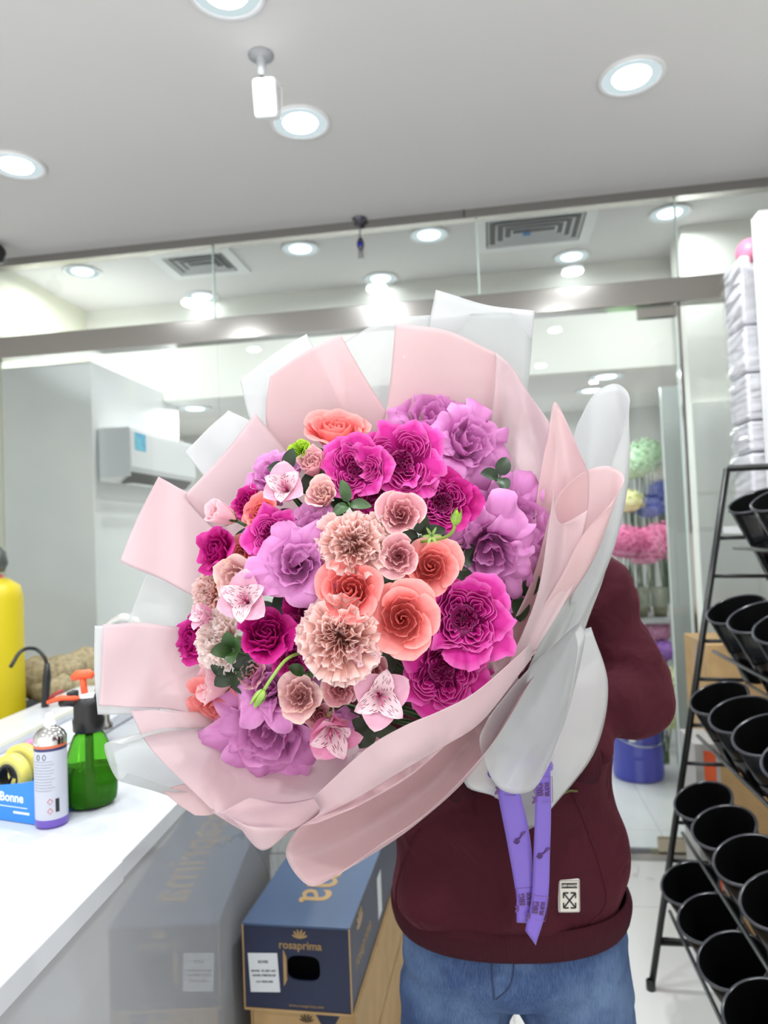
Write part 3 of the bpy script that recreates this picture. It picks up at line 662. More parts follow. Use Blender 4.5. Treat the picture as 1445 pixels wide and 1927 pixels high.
for i, (k, px, py, r, dd, f, op, lb) in enumerate(FL):
    if op is None: continue
    random.seed(i); sp = i*1.3
    if k == 'gr':
        t, R = flower('garden_rose', lb, 'rose', GM, px, py, r, dd, f, sp)
        garden_rose(t, R, FM['deep' if op.get('dark') else 'magenta'], i, op['nq'])
    elif k == 'ro':
        c = op['c']; t, R = flower('rose', lb, 'rose', GM if c == 'deep' else GC, px, py, r, dd, f, sp)
        if op.get('closed'): rose(t, R*1.05, FM[c], i, 16, 6, openness=.35, ruf=.05)
        elif c == 'deep': rose(t, R, FM[c], i, 13, 8, openness=.9, ruf=.06)
        else: rose(t, R, FM[c], i, 15, 7, openness=op.get('o', .85), ruf=.022)
    elif k == 'me':
        t, R = flower('large_rose', lb, 'rose', GL, px, py, r, dd, f, sp)
        messy_rose(t, R, FM[op.get('c', 'mauve')], i, op.get('n_out', 11), n_in=op.get('n_in', 10))
    elif k == 'li':
        t, R = flower('lisianthus', lb, 'flower', GS, px, py, r, dd, f, sp)
        lisianthus(t, R, FM[op['c']], i, op.get('cl', .15), long=op.get('lg', 1.))
    elif k == 'ca':
        lime = op['c'] == 'lime'
        t, R = flower('carnation', lb, 'carnation', None if lime else GK, px, py, r, dd, f, sp)
        carnation(t, R, LIME if lime else FM[op['c']], i, op.get('n', 34))
    elif k == 'al':
        t, R = flower('alstroemeria', lb, 'alstroemeria', GA, px, py, r, dd, f, sp)
        alstroemeria(t, R, FM[op['c']], i, op['o'])
# green buds on thin curved stalks
def green_bud(pts, L, w, label, spread=False):
    p = [P(*q) for q in pts]; t = thing('green_bud', label, 'flower bud', p[-1]); o = p[-1]
    c = crv([tuple(x-o) for x in p], 14); MB().tube([tuple(x) for x in c], .0019, 8).build('stalk', mat('stalk_green', (132, 164, 74), .45), t, True)
    d = Vector(c[-1]-c[-2]).normalized(); M = d.to_track_quat('Z', 'Y').to_matrix().to_4x4()
    MB().lathe([(.0001, -.002), (w*.5, 0), (w, L*.3), (w*.8, L*.6), (w*.3, L*.85), (.0003, L)], 14).xf(M).build('bud', LIME, t, True)
    b = MB(); rs = random.Random(3)
    for k in range(5): b.grid(blade(k*1.257, L*1.15, w*.55, [30, 5, -6 if not spread else 10, 4 if not spread else 60], w*.55, -.001, rs=rs, nu=5, nv=8, fold=.2))
    b.xf(M).build('sepals', BUDG, t, True)
green_bud([(575, 1225, .84), (540, 1240, .80), (512, 1275, .775), (496, 1300, .77)], .019, .0058, 'green bud hanging on a curved stalk over the lower lilac rose')
green_bud([(790, 1020, .85), (835, 1012, .82), (852, 1000, .80), (856, 985, .795)], .016, .0062, 'upright green bud on a curved stalk between the dark magenta and salmon roses')
MB_t = thing('green_star', 'tiny green star of sepals left of the upright green bud', 'flower bud', P(812, 1008, .812))
b = MB(); rs = random.Random(8)
for k in range(6): b.grid(blade(k*1.05, .011, .0016, [60, 80, 95], .001, 0, rs=rs, nu=3, nv=6))
Mq = (-fw).to_track_quat('Z', 'Y').to_matrix().to_4x4(); b.xf(Mq).build('sepals', BUDG, MB_t, True)
MB().tube([(0, 0, 0), tuple(fw*.012-up*.006)], .001, 6).build('stalk', GREEN, MB_t)
# leaves
def leaf_sprig(px, py, d, n, L, w, label, m=DGREEN, seed=0, f=(0, 0), al=(50, 75, 95), group='leaf sprigs between the flowers'):
    o, M = pose(px, py, d, *(f or (None, None))); t = thing('leaf_sprig', label, 'leaf', o, M, group); rs = random.Random(seed+77)
    for k in range(n):
        g = blade(k*2*PI/n+rs.uniform(-.4, .4)+seed, L*rs.uniform(.85, 1.1), w, al, .002, 0, .18, .0006, rs, 7, 12, .8)
        mesh_of([g], 'leaf', m, t, 1)
    Mi = (Matrix.Translation(o) @ M.to_4x4()).inverted(); e = Mi @ STEM_TO
    MB().tube([(0, 0, .003), tuple(e.normalized()*.03)], .0016, 6).build('stem', GREEN, t, True)
leaf_sprig(940, 897, .945, 3, .032, .010, 'serrated dark leaves above the big mauve rose at the right', seed=1, f=(.3, .6))
leaf_sprig(440, 1222, .862, 4, .028, .010, 'bright green leaves between the pale carnation and the half-open magenta rose', GREEN, 2, (-.4, .1), (20, 50, 80))
leaf_sprig(576, 1268, .84, 2, .022, .007, 'small green leaf under the central carnation', GREEN, 3, (-.1, .3))
leaf_sprig(655, 948, .85, 3, .028, .007, 'thin green leaf above the right carnation', GREEN, 4, (0, .5))
leaf_sprig(540, 885, .885, 3, .026, .009, 'dark leaves beside the dusty pink bud at upper left', DGREEN, 5, (-.3, .3))
leaf_sprig(700, 1365, .885, 4, .034, .011, 'dark leaves behind the streaked pink alstroemeria', DGREEN, 6, (.2, -.5))
leaf_sprig(975, 1120, .965, 3, .036, .013, 'dark leaves at the right edge under the mauve roses', DGREEN, 7, (.5, -.3))
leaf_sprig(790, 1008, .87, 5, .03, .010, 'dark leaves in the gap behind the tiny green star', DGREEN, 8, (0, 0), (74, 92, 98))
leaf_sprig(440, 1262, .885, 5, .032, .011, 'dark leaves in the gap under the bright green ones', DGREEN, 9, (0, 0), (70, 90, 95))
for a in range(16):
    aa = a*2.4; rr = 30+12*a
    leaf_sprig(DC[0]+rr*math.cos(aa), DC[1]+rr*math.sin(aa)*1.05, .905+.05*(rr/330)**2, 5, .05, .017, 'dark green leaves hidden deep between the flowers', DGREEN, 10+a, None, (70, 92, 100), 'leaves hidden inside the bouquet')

t = thing('stem_bundle', 'green flower stems gathered inside the bouquet paper', 'stems', STEM_TO); t['kind'] = 'stuff'
b = MB()
for pts in BUNDLE: b.tube([tuple(p-STEM_TO) for p in pts], .0021, 6)
g_ = (STEM_TO-P(655, 1110, .85)).normalized()
for k in range(22): 
    a = k*2.4; r_ = .004*math.sqrt(k); e = rt*(r_*math.cos(a))+up*(r_*math.sin(a)); b.tube([tuple(e), tuple(e+g_*.05-Vector((0, 0, .07)))], .0024, 6)
t2_ = b.build('stems', GREEN, t, True)
# ------------------------------------------------------------------ wrapping sheets
FWH = film('white_frosted_film', (240, 242, 244), .38)
FWH2 = film('white_frosted_film_thin', (232, 236, 236), .5)
FPK = film('pink_frosted_film', (250, 225, 227), .24, tint=(255, 236, 240))
FPL = film('pale_pink_film', (252, 232, 236), .26, tint=(255, 238, 242))
FPT = film('thin_pink_film', (248, 232, 235), .36, tint=(255, 240, 243))
def sheet(name, label, rows, m, group, nu=28, nv=28, wr=.0012, seed=0, flip=0):
    A = np.array([[tuple(P(*q)) for q in r] for r in rows]); c = A.reshape(-1, 3).mean(0); A = A-c
    B = np.array([crv(r, nu) for r in A]); G = np.stack([crv(B[:, j], nv) for j in range(nu)], 1)
    rs = random.Random(seed); f = np.array(fw)
    jj, ii = np.meshgrid(np.linspace(0, 1, nu), np.linspace(0, 1, nv))
    d = 0
    for k in range(3): d = d+np.sin(jj*rs.uniform(4, 11)+ii*rs.uniform(-6, 6)+rs.uniform(0, 6))
    G = G+(d*wr)[..., None]*f
    b = MB(); b.grid(G); o = b.build(name, m, None, True, solid=.00025); o.location = c
    return tag(o, label, 'wrapping paper', group)
GW, GP = 'white frosted sheets around the bouquet', 'pink sheets around the bouquet'
S = lambda lb, rows, m, seed=0, wr=.0012: sheet('wrapping_sheet', lb, rows, m, GW if m in (FWH, FWH2) else GP, seed=seed, wr=wr)
S('white sheet with the tallest square corner, above the mauve roses', [
  [(750,900,1.07),(860,900,1.07),(960,900,1.07)], [(785,720,1.05),(900,720,1.06),(992,735,1.05)], [(820,545,1.02),(915,574,1.04),(1007,584,1.02)]], FWH, 1)
S('white sheet with an arched top edge behind the two top pink sheets', [
  [(620,900,1.05),(760,890,1.06),(860,880,1.06),(950,880,1.06)], [(640,760,1.04),(740,740,1.05),(860,720,1.05),(990,745,1.04)], [(636,650,1.02),(718,606,1.035),(830,592,1.04),(1004,588,1.03)]], FWH2, 2)
S('pink sheet standing at the top centre, with a slanting top edge', [
  [(700,930,1.0),(820,920,1.02),(950,900,1.02)], [(731,740,1.01),(840,750,1.02),(944,770,1.01)], [(744,607,1.0),(850,625,1.01),(934,664,.99)]], FPK, 3)
S('crinkled thin pink sheet right of the top centre one', [
  [(900,930,1.0),(955,980,1.0),(1005,1050,.99)], [(925,780,1.0),(985,820,1.01),(1035,900,.99)], [(932,663,.99),(983,718,.975),(1046,812,.97)]], FPT, 4, .004)
S('tall pink sheet with a sharp peak at the right', [
  [(945,1255,.99),(1000,1200,.985),(1050,1140,.98)], [(990,1110,.97),(1045,1060,.98),(1098,1010,.97)], [(1010,940,.965),(1060,910,.98),(1108,905,.965)], [(1028,832,.97),(1047,757,.965),(1100,872,.96)]], FPK, 5, .002)
S('white sheet rolled into a tall loop at upper right', [
  [(1010,1250,1.03),(1050,1220,1.04),(1088,1180,1.035),(1085,1190,1.015),(1055,1215,1.01)],
  [(1050,1010,1.02),(1105,1000,1.04),(1150,1030,1.02),(1148,1030,.99),(1100,1010,.985)],
  [(1065,870,1.01),(1120,840,1.04),(1179,870,1.02),(1178,875,.98),(1140,900,.97)],
  [(1085,800,1.01),(1118,742,1.03),(1158,722,1.03),(1185,748,.99),(1172,810,.965)]], FWH, 6)
S('pink sheet rolled outward at the right, beneath the white loop', [
  [(890,1300,.97),(925,1280,.985),(970,1250,.98),(958,1265,.95),(920,1290,.945)],
  [(990,1120,.95),(1045,1085,.97),(1092,1085,.965),(1085,1100,.935),(1035,1120,.925)],
  [(1035,970,.94),(1090,930,.965),(1142,962,.96),(1140,985,.925),(1095,1010,.91)],
  [(1055,925,.94),(1098,888,.96),(1145,877,.965),(1174,900,.94),(1150,950,.915)]], FPK, 7)
S('narrow pale sheet folded to a pocket at the right of the mauve rose', [
  [(935,1300,.925),(965,1280,.935),(985,1262,.925)], [(1006,1135,.915),(1040,1110,.93),(1083,1098,.925)], [(1030,1000,.905),(1062,1000,.925),(1098,1000,.915)], [(1042,922,.905),(1052,985,.925),(1104,960,.915)]], FPT, 8, .002)
S('large white sheet along the right side, over the burgundy sleeve', [
  [(940,1400,1.01),(990,1400,1.03),(1045,1360,1.04)], [(1000,1250,.985),(1050,1220,1.01),(1104,1172,1.02)], [(1065,1100,.98),(1105,1085,1.01),(1143,1060,1.01)], [(1105,1000,.99),(1145,950,1.01),(1170,895,1.01)]], FWH2, 9, .003)
S('white sheet curled into a wide open cone at lower right', [
  [(1070,1185,.94),(1085,1174,.96),(1101,1166,.965),(1092,1176,.945),(1080,1190,.93)],
  [(990,1265,.885),(1010,1245,.93),(1060,1215,.955),(1098,1210,.935),(1085,1230,.90)],
  [(940,1325,.86),(930,1350,.91),(985,1400,.955),(1055,1370,.93),(1068,1330,.87)],
  [(922,1348,.855),(902,1400,.885),(938,1482,.925),(1000,1488,.905),(1042,1425,.86)]], FWH, 10)
S('white outer sheet gathered to the grip, over the sweater', [
  [(988,1556,1.045),(998,1562,1.035),(1008,1552,1.045)], [(935,1500,1.02),(998,1490,1.01),(1045,1512,1.04)], [(872,1465,1.0),(1000,1430,1.0),(1120,1412,1.05)], [(930,1330,.99),(1050,1300,1.02),(1144,1290,1.055)], [(1040,1215,1.0),(1085,1190,1.03),(1112,1180,1.05)]], FWH, 11, .003)
S('pale pink sheet behind the open cone at the right', [
  [(930,1500,1.015),(1000,1520,1.03),(1060,1480,1.05)], [(960,1420,1.0),(1040,1400,1.04),(1112,1360,1.06)], [(1000,1300,1.0),(1070,1270,1.05),(1128,1240,1.07)]], FPT, 12, .002)
S('long pink sheet rolled into a tube reaching lowest of all', [
  [(1010,1225,.92),(995,1225,.945),(975,1265,.965),(985,1290,.945),(1005,1270,.915)],
  [(900,1340,.875),(880,1345,.915),(870,1415,.945),(890,1450,.915),(925,1400,.875)],
  [(790,1445,.845),(755,1445,.89),(740,1530,.92),(775,1555,.88),(815,1520,.84)],
  [(690,1508,.83),(640,1515,.875),(620,1590,.905),(665,1625,.865),(715,1590,.82)],
  [(600,1548,.82),(560,1562,.85),(538,1610,.88),(582,1664,.845),(640,1645,.81)]], FPK, 13)
S('broad pink sheet along the bottom, under the lowest lilac rose', [
  [(440,1350,.99),(550,1400,1.0),(680,1400,.99),(800,1350,.98),(940,1260,.965)],
  [(380,1450,.93),(480,1490,.93),(620,1480,.93),(760,1420,.92),(950,1300,.94)],
  [(400,1528,.905),(490,1575,.88),(600,1545,.875),(740,1455,.87),(960,1310,.92)]], FPL, 14, .0015)
S('pink sheet corner curled to a point at the bottom left', [
  [(470,1500,.90),(540,1510,.90),(640,1490,.90)], [(410,1530,.895),(470,1545,.875),(580,1545,.88)], [(420,1530,.87),(480,1560,.86),(548,1562,.872)], [(440,1543,.865),(492,1600,.87),(548,1563,.878)]], FPL, 15, .0004)
S('lilac pink front sheet curving over the lowest roses', [
  [(590,1500,.845),(689,1409,.805),(761,1366,.795),(830,1337,.795),(900,1298,.815),(1000,1210,.88)],
  [(600,1530,.85),(680,1470,.815),(760,1420,.80),(830,1385,.81),(905,1340,.83),(1000,1225,.89)],
  [(560,1560,.865),(665,1505,.83),(760,1448,.82),(835,1405,.83),(910,1355,.85),(1000,1240,.90)]], FPL, 16, .001)
S('pale pink sheet slanting down at lower left', [
  [(245,1335,.93),(340,1338,.95),(450,1340,.99)], [(286,1412,.92),(380,1420,.94),(500,1430,.98)], [(402,1530,.90),(480,1520,.92),(580,1490,.95)]], FPL, 17)
S('small pink corner under the slanting lower left sheet', [
  [(300,1487,.925),(370,1466,.94),(450,1440,.95)], [(335,1515,.92),(400,1500,.93),(450,1480,.94)], [(367,1535,.915),(400,1532,.92),(450,1520,.93)]], FPK, 18)
S('white sheet rolled open over the counter at lower left', [
  [(232,1402,.90),(197,1400,.92),(206,1440,.945),(226,1470,.93),(240,1455,.905)], [(262,1390,.91),(250,1384,.94),(262,1430,.96),(280,1482,.94),(285,1470,.91)],
  [(310,1376,.92),(310,1372,.955),(320,1430,.975),(345,1500,.955),(345,1490,.925)], [(400,1370,.95),(400,1372,.98),(400,1430,.99),(410,1500,.96),(420,1490,.95)]], FWH2, 19)
S('pink sheet with a square end pointing left', [
  [(196,1174,.935),(280,1173,.95),(380,1185,.985)], [(190,1270,.93),(280,1285,.945),(390,1290,.985)], [(183,1330,.92),(280,1332,.94),(400,1350,.98)]], FPL, 20, .0015)
S('white sheet edge showing left of the square pink end', [
  [(179,1177,.945),(230,1176,.955),(300,1180,.97)], [(178,1265,.94),(230,1275,.95),(300,1280,.965)], [(183,1345,.93),(240,1345,.945),(300,1345,.96)]], FWH, 21)
S('pink sheet with a square corner at upper left', [
  [(298,897,.945),(350,925,.965),(430,965,.995)], [(260,975,.935),(335,1010,.96),(420,1060,.99)], [(225,1056,.93),(305,1092,.955),(400,1140,.985)]], FPL, 22)
S('pale pink sheet between the two left corners, behind the single rosebud', [
  [(480,777,.985),(550,860,1.0),(620,920,1.03)], [(415,860,.975),(485,930,1.0),(560,980,1.02)], [(345,935,.965),(410,1000,.985),(490,1040,1.0)]], FPL, 23)
S('white sheet corner poking out in front of the air conditioner', [
  [(347,851,1.0),(388,810,1.01),(430,772,1.005)], [(380,893,1.01),(430,850,1.02),(480,798,1.015)], [(420,940,1.03),(480,890,1.04),(540,850,1.03)]], FWH, 24)
S('pink sheet with a peaked top above the coral side-on rose', [
  [(508,708,.995),(574,662,1.0),(641,630,.99)], [(500,790,1.0),(600,750,1.01),(690,715,1.0)], [(520,880,1.02),(640,860,1.03),(745,800,1.02)]], FPK, 25)
S('white sheet behind the peaked pink one, its corner at upper left', [
  [(452,716,1.005),(512,668,1.02),(577,628,1.005)], [(470,790,1.01),(540,750,1.02),(615,700,1.015)], [(510,870,1.03),(590,840,1.04),(670,810,1.03)]], FWH, 26)
S('see-through grey white sheet at the left between the pink ones', [
  [(276,1080,.98),(335,1100,.99),(400,1125,1.01)], [(255,1130,.97),(320,1150,.98),(400,1170,1.0)], [(236,1180,.965),(320,1195,.975),(400,1210,.99)]], FWH2, 27)

# ------------------------------------------------------------------ ribbon round the grip
RB = mat('purple_ribbon', (112, 86, 184), .38); RB.node_tree.nodes['Principled BSDF'].inputs['Sheen Weight'].default_value = .2
INK = mat('ribbon_print', (92, 60, 110), .3, .4)
o = P(990, 1452, 1.06)
rb = thing('ribbon', 'purple printed ribbon tied round the bouquet, two long tails over the sweater', 'ribbon', o)
def tail(L, Rr, name='tail'):
    a = crv([tuple(P(*q)-o) for q in L], 30); b = crv([tuple(P(*q)-o) for q in Rr], 30)
    G = np.stack([a*(1-s)+b*s for s in np.linspace(0, 1, 5)], 1); return MB().grid(G).build(name, RB, rb, True, solid=.0003), a, b
t1, A1, B1 = tail([(936,1450,.985),(936,1490,.985),(955,1590,1.02),(970,1680,1.045),(972,1736,1.05)], [(966,1450,.985),(978,1490,.985),(998,1580,1.02),(1004,1680,1.045),(1001,1738,1.05)])
t2, A2, B2 = tail([(1003,1430,.98),(1007,1500,.985),(1004,1600,1.02),(1000,1690,1.04),(988,1751,1.045)], [(1034,1430,.98),(1037,1500,.985),(1035,1600,1.02),(1030,1700,1.04),(1008,1779,1.045)])
MB().tube([tuple(P(*q)-o) for q in ((940,1452,.99),(965,1440,.975),(1010,1430,.975),(1032,1438,1.0),(1040,1460,1.09),(960,1465,1.09),(925,1456,.99))], [.006]*7, 8).build('knot_band', RB, rb, True)
def on_tail(A, B, s, k=.5):
    i = int(s*29); c = Vector(A[i]*(1-k)+B[i]*k); y = Vector(A[max(i-1, 0)]-A[min(i+1, 29)]).normalized(); x = Vector(B[i]-A[i]).normalized()
    return c-fw*.0012, x, y
def logo(tl, A, B, s):
    c, x, y = on_tail(A, B, s); M = frame(c, y, -x)
    text('BIG', .0125, INK, tl, M @ Matrix.Translation((0, .004, 0)), bold=.0003)
    text('BUDS', .0085, INK, tl, M @ Matrix.Translation((0, -.006, 0)), bold=.0002)
    f_ = MB(); h, w_ = .0125, .019
    for a, b in (((-w_, -h), (w_, -h)), ((w_, -h), (w_, h)), ((w_, h), (-w_*.2, h)), ((-w_, h*.2), (-w_, -h))): f_.tube([(a[0], a[1], 0), (b[0], b[1], 0)], .0004, 4)
    f_.grid(blade(2.4, .009, .0025, [90, 90], 0, 0, nu=3, nv=6)+np.array([-w_*.7, h*.8, 0])).grid(blade(.9, .007, .002, [90, 90], 0, 0, nu=3, nv=6)+np.array([-w_*.7, h*.8, 0]))
    f_.xf(M).build('logo_frame', INK, tl)
def squiggle(tl, A, B, s):
    c, x, y = on_tail(A, B, s); M = frame(c, x, y); b = MB()
    b.tube([(-.007, -.004, 0), (-.004, -.008, 0), (0, -.006, 0), (.001, -.001, 0), (-.003, .001, 0), (-.006, -.002, 0)], .0011, 5)
    for k in range(5): b.tube([(-.004+.0035*k, -.005+.0032*k, 0), (-.001+.003*k, -.001+.003*k, 0)], .001, 5)
    b.grid(blade(1.1, .009, .0016, [90, 90], 0, 0, nu=3, nv=6)+np.array([.004, .004, 0])); b.xf(M).build('printed_flower', INK, tl)
for tl, A, B, q in ((t1, A1, B1, (.16, .80)), (t2, A2, B2, (.22, .82))):
    for s in q: logo(tl, A, B, s)
for tl, A, B, s in ((t1, A1, B1, .50), (t2, A2, B2, .53)): squiggle(tl, A, B, s)
# ------------------------------------------------------------------ the person holding the bouquet
bp = P(948, 1400, 1.30); PB = Vector((bp.x, bp.y, 0)); PR = math.radians(3.5)
PM = Matrix.Translation(PB) @ Matrix.Rotation(PR, 4, 'Z'); PMi = PM.inverted()
def pl(px, py, d): return PMi @ P(px, py, d)
man = thing('person', 'person in a burgundy hoodie and blue jeans holding the bouquet in front of their face', 'person', PB, PR)
SKIN = noisy('skin', (200, 150, 122), (206, 158, 130), 20, .5)
MAROON = mat('burgundy_fleece', (60, 14, 27), .85, spec=.2)
bsdf(MAROON).inputs['Sheen Weight'].default_value = .25; bsdf(MAROON).inputs['Sheen Tint'].default_value = lin((150, 80, 90))
nn = noise(MAROON, 11, 2, dist=1.6); bump(MAROON, nn.outputs[0], .55, .02)
RIB = mat('burgundy_rib', (54, 12, 24), .85, spec=.2)
wv = nd(RIB, 'ShaderNodeTexWave', bands_direction='X'); wv.inputs['Scale'].default_value = 60; lk(RIB, nd(RIB, 'ShaderNodeTexCoord').outputs['Object'], wv.inputs['Vector']); bump(RIB, wv.outputs[0], .25, .002)
# body: one skinned surface, skeleton with five-fingered hands
SKV = []; SKE = []
def sv(p, r, parent=None):
    SKV.append((Vector(p), r)); i = len(SKV)-1
    if parent is not None: SKE.append((parent, i))
    return i
pel = sv((0, .0, .92), (.15, .11)); wst = sv((0, 0, 1.08), (.13, .10), pel); chs = sv((0, .01, 1.28), (.15, .11), wst)
nck0 = sv((0, .02, 1.44), (.085, .075), chs); nk = sv((-.005, .01, 1.50), (.052, .055), nck0)
h1 = sv((-.02, -.01, 1.575), (.062, .072), nk); h2 = sv((-.03, -.01, 1.65), (.076, .092), h1); h3 = sv((-.034, 0, 1.72), (.07, .085), h2)
HC = Vector((-.03, -.008, 1.655))
hand_t = {}
grip = pl(985, 1432, 1.09)
for s in (1, -1):
    sh = sv((.175*s, .02, 1.42), (.055, .055), nck0)
    if s > 0: sh = sv(pl(1150, 1200, 1.25), (.038, .042), sh)
    el = sv(pl(1195, 1282, 1.24) if s > 0 else (-.232, -.02, 1.18), (.04, .04), sh)
    wr_ = grip + (Vector((.07, .035, -.01)) if s > 0 else Vector((-.075, .05, -.035)))
    wi = sv(wr_, (.026, .021), el)
    c0 = grip + Vector((.035*s, .035, -.005 if s > 0 else -.03)); pm = sv(c0, (.032, .017), wi)
    for k in range(4):
        zz = .024-.017*k+(-.005 if s > 0 else -.03); ln = (1, 1.1, 1.04, .84)[k]
        a = sv(grip+Vector((.018*s, .034, zz)), .0095, pm)
        b = sv(grip+Vector((-.012*s*ln, .030, zz)), .009, a)
        c = sv(grip+Vector((-.030*s*ln, .010, zz)), .0082, b)
        sv(grip+Vector((-.022*s*ln, -.014, zz)), .0074, c)
    a = sv(grip+Vector((.045*s, .012, .02+(-.005 if s > 0 else -.03))), .0115, pm); b = sv(grip+Vector((.036*s, -.012, .034+(-.005 if s > 0 else -.03))), .0105, a)
    sv(grip+Vector((.012*s, -.026, .04+(-.005 if s > 0 else -.03))), .0085, b)
    hp = sv((.09*s, 0, .86), (.085, .09), pel); kn = sv((.115*s, -.01, .47), (.058, .06), hp); an = sv((.12*s, .02, .09), (.04, .045), kn)
    sv((.125*s, -.13, .035), (.042, .028), an)
me = bpy.data.meshes.new('body'); me.from_pydata([tuple(v) for v, r in SKV], SKE, [])
bo = bpy.data.objects.new('body', me); link(bo, man)
md = bo.modifiers.new('skin', 'SKIN'); me.skin_vertices.new() if not me.skin_vertices else None
for i, (v, r) in enumerate(SKV):
    d = me.skin_vertices[0].data[i]; d.radius = r if hasattr(r, '__len__') else (r, r); d.use_root = (i == 0)
q = bo.modifiers.new('s', 'SUBSURF'); q.levels = 2; q.render_levels = 2
me.materials.append(SKIN)
for p_ in me.polygons: p_.use_smooth = True
md.use_smooth_shade = True
# face and hair
FD = Vector((0, -1, 0))
def face(name, pts, r, m): return MB().tube([tuple(HC+Vector(p)) for p in pts], r, 10).build(name, m, man, True, sub=1)
face('nose', [(0, -.088, .012), (0, -.100, -.004), (0, -.109, -.018), (0, -.094, -.027)], [.006, .009, .012, .007], SKIN)
for s in (-1, 1):
    e_ = MB().lathe([(.0001, .0125)]+[(.0125*math.sin(a), .0125*math.cos(a)) for a in np.linspace(.3, PI-.3, 8)]+[(.0001, -.0125)], 16)
    e_.xf(Matrix.Translation(HC+Vector((.031*s, -.078, .012)))).build('eye', mat('eye_white', (235, 232, 228), .2), man, True)
    MB().lathe([(.0001, .0008), (.0055, .0004), (.0058, 0)], 14).xf(Matrix.Translation(HC+Vector((.031*s, -.0903, .012))) @ Matrix.Rotation(PI/2, 4, 'X')).build('iris', mat('iris_brown', (50, 30, 20), .2), man, True)
    face('eyebrow', [(.014*s, -.092, .03), (.031*s, -.092, .036), (.048*s, -.082, .031)], [.003, .004, .002], mat('brow', (30, 22, 18), .8))
    face('ear', [(.074*s, 0, .02), (.084*s, .008, .012), (.083*s, .006, -.012), (.076*s, -.002, -.026)], [.006, .011, .010, .005], SKIN)
face('mouth', [(-.022, -.084, -.046), (0, -.092, -.045), (.022, -.084, -.046)], [.002, .0055, .002], mat('lips', (168, 96, 88), .5))
hr = []
for th in np.linspace(0, PI*.62, 12):
    hr.append([(.083*math.sin(th)*math.cos(a), .012+(.098 if math.sin(a) > -.3 or th < .9 else .084)*math.sin(th)*math.sin(a), .02+.098*math.cos(th)*(1 if math.sin(a) < .2 else 1.0)) for a in np.linspace(0, 2*PI, 25)[:-1]])
hr = np.array(hr)
for i in range(12):
    for j in range(24):
        a = 2*PI*j/24
        if math.sin(a) < -.35 and i > 5: hr[i, j] = hr[5, j]*(1)+np.array([0, .004*(i-5), .0])
MB().grid(hr+np.array(HC), closed=True).build('hair', mat('black_hair', (22, 18, 17), .6), man, True, solid=.012)
# clothes as lofts, fused by a voxel remesh
def loft(rings, n=40, pw=2.4, phase=0):
    """rings: (x, y, z, rx, ry) horizontal superellipses"""
    G = []
    R_ = crv([r for r in rings], len(rings)*5)
    for (x, y, z, rx, ry) in R_:
        row = []
        for k in range(n):
            a = 2*PI*k/n; c, s = math.cos(a), math.sin(a)
            row.append((x+rx*math.copysign(abs(c)**(2/pw), c), y+ry*math.copysign(abs(s)**(2/pw), s), z))
        G.append(row)
    return np.array(G)
def limb(b, pts, rad, n=24, folds=0, fph=0, m=36):
    C_ = crv([tuple(p) for p in pts], m); Rr = crv([(r,) for r in rad], m)[:, 0]
    V = []; ref = Vector((0, 1, 0))
    for i in range(m):
        t = Vector(C_[min(i+1, m-1)]-C_[max(i-1, 0)]).normalized(); a = t.cross(ref).normalized(); c = a.cross(t).normalized()
        row = []
        for k in range(n):
            th = 2*PI*k/n; rr = Rr[i]*(1+folds*(math.sin(i*.75+1.6*math.sin(th+fph)+fph)+.5*math.sin(i*1.3+2*th)))
            row.append(tuple(Vector(C_[i])+(a*math.cos(th)+c*math.sin(th))*rr))
        V.append(row)
    b.grid(np.array(V), closed=True, cap=True)
hd = MB()
torso = loft([(-.004, 0, .930, .186, .112), (-.008, -.006, .955, .200, .138), (-.006, -.012, 1.01, .200, .142), (-.005, -.011, 1.09, .200, .140), (-.002, -.004, 1.2, .198, .135), (0, .0, 1.32, .198, .126), (0, .01, 1.42, .175, .11), (-.002, .015, 1.475, .10, .085), (-.004, .015, 1.50, .072, .07)], 48)
for i in range(len(torso)):
    for k in range(48):
        x, y, z = torso[i, k]
        f_ = .006*math.sin(9*z*3+4*x*8+1.5*math.sin(x*20))+.005*math.sin(x*34+z*14)
        if z < .96: f_ *= .2
        n_ = Vector((x, y*1.5, 0)).normalized(); torso[i, k, 0] += n_.x*f_; torso[i, k, 1] += n_.y*f_
hd.grid(torso, closed=True, cap=True)
shR = (.155, .015, 1.43)
e1 = pl(1190, 1135, 1.27); e2 = pl(1222, 1275, 1.24); 
limb(hd, [shR, pl(1098, 1110, 1.28), pl(1132, 1150, 1.27), pl(1158, 1210, 1.25), pl(1205, 1278, 1.24), pl(1180, 1318, 1.21), pl(1110, 1345, 1.17), grip+Vector((.10, .045, -.012))], [.085, .078, .070, .058, .056, .058, .050, .036], folds=.10, fph=1.0)
limb(hd, [(-.15, .015, 1.43), (-.205, .005, 1.40), (-.232, -.01, 1.30), (-.238, -.025, 1.2), (-.19, -.06, 1.15), grip+Vector((-.105, .06, -.045))], [.085, .078, .066, .062, .058, .036], folds=.045)
limb(hd, [(-.11, .05, 1.49), (-.07, .12, 1.47), (0, .14, 1.46), (.07, .12, 1.47), (.11, .05, 1.49)], [.03, .055, .065, .055, .03], folds=.05)
ho = hd.build('hoodie', MAROON, man, True)
q = ho.modifiers.new('fuse', 'REMESH'); q.mode = 'VOXEL'; q.voxel_size = .0075; q.use_smooth_shade = True
q = ho.modifiers.new('sm', 'SMOOTH'); q.factor = .5; q.iterations = 4
tx = bpy.data.textures.new('folds', 'CLOUDS'); tx.noise_scale = .13; tx.noise_depth = 1
q = ho.modifiers.new('folds', 'DISPLACE'); q.texture = tx; q.strength = .034; q.mid_level = .5; q.texture_coords = 'LOCAL'
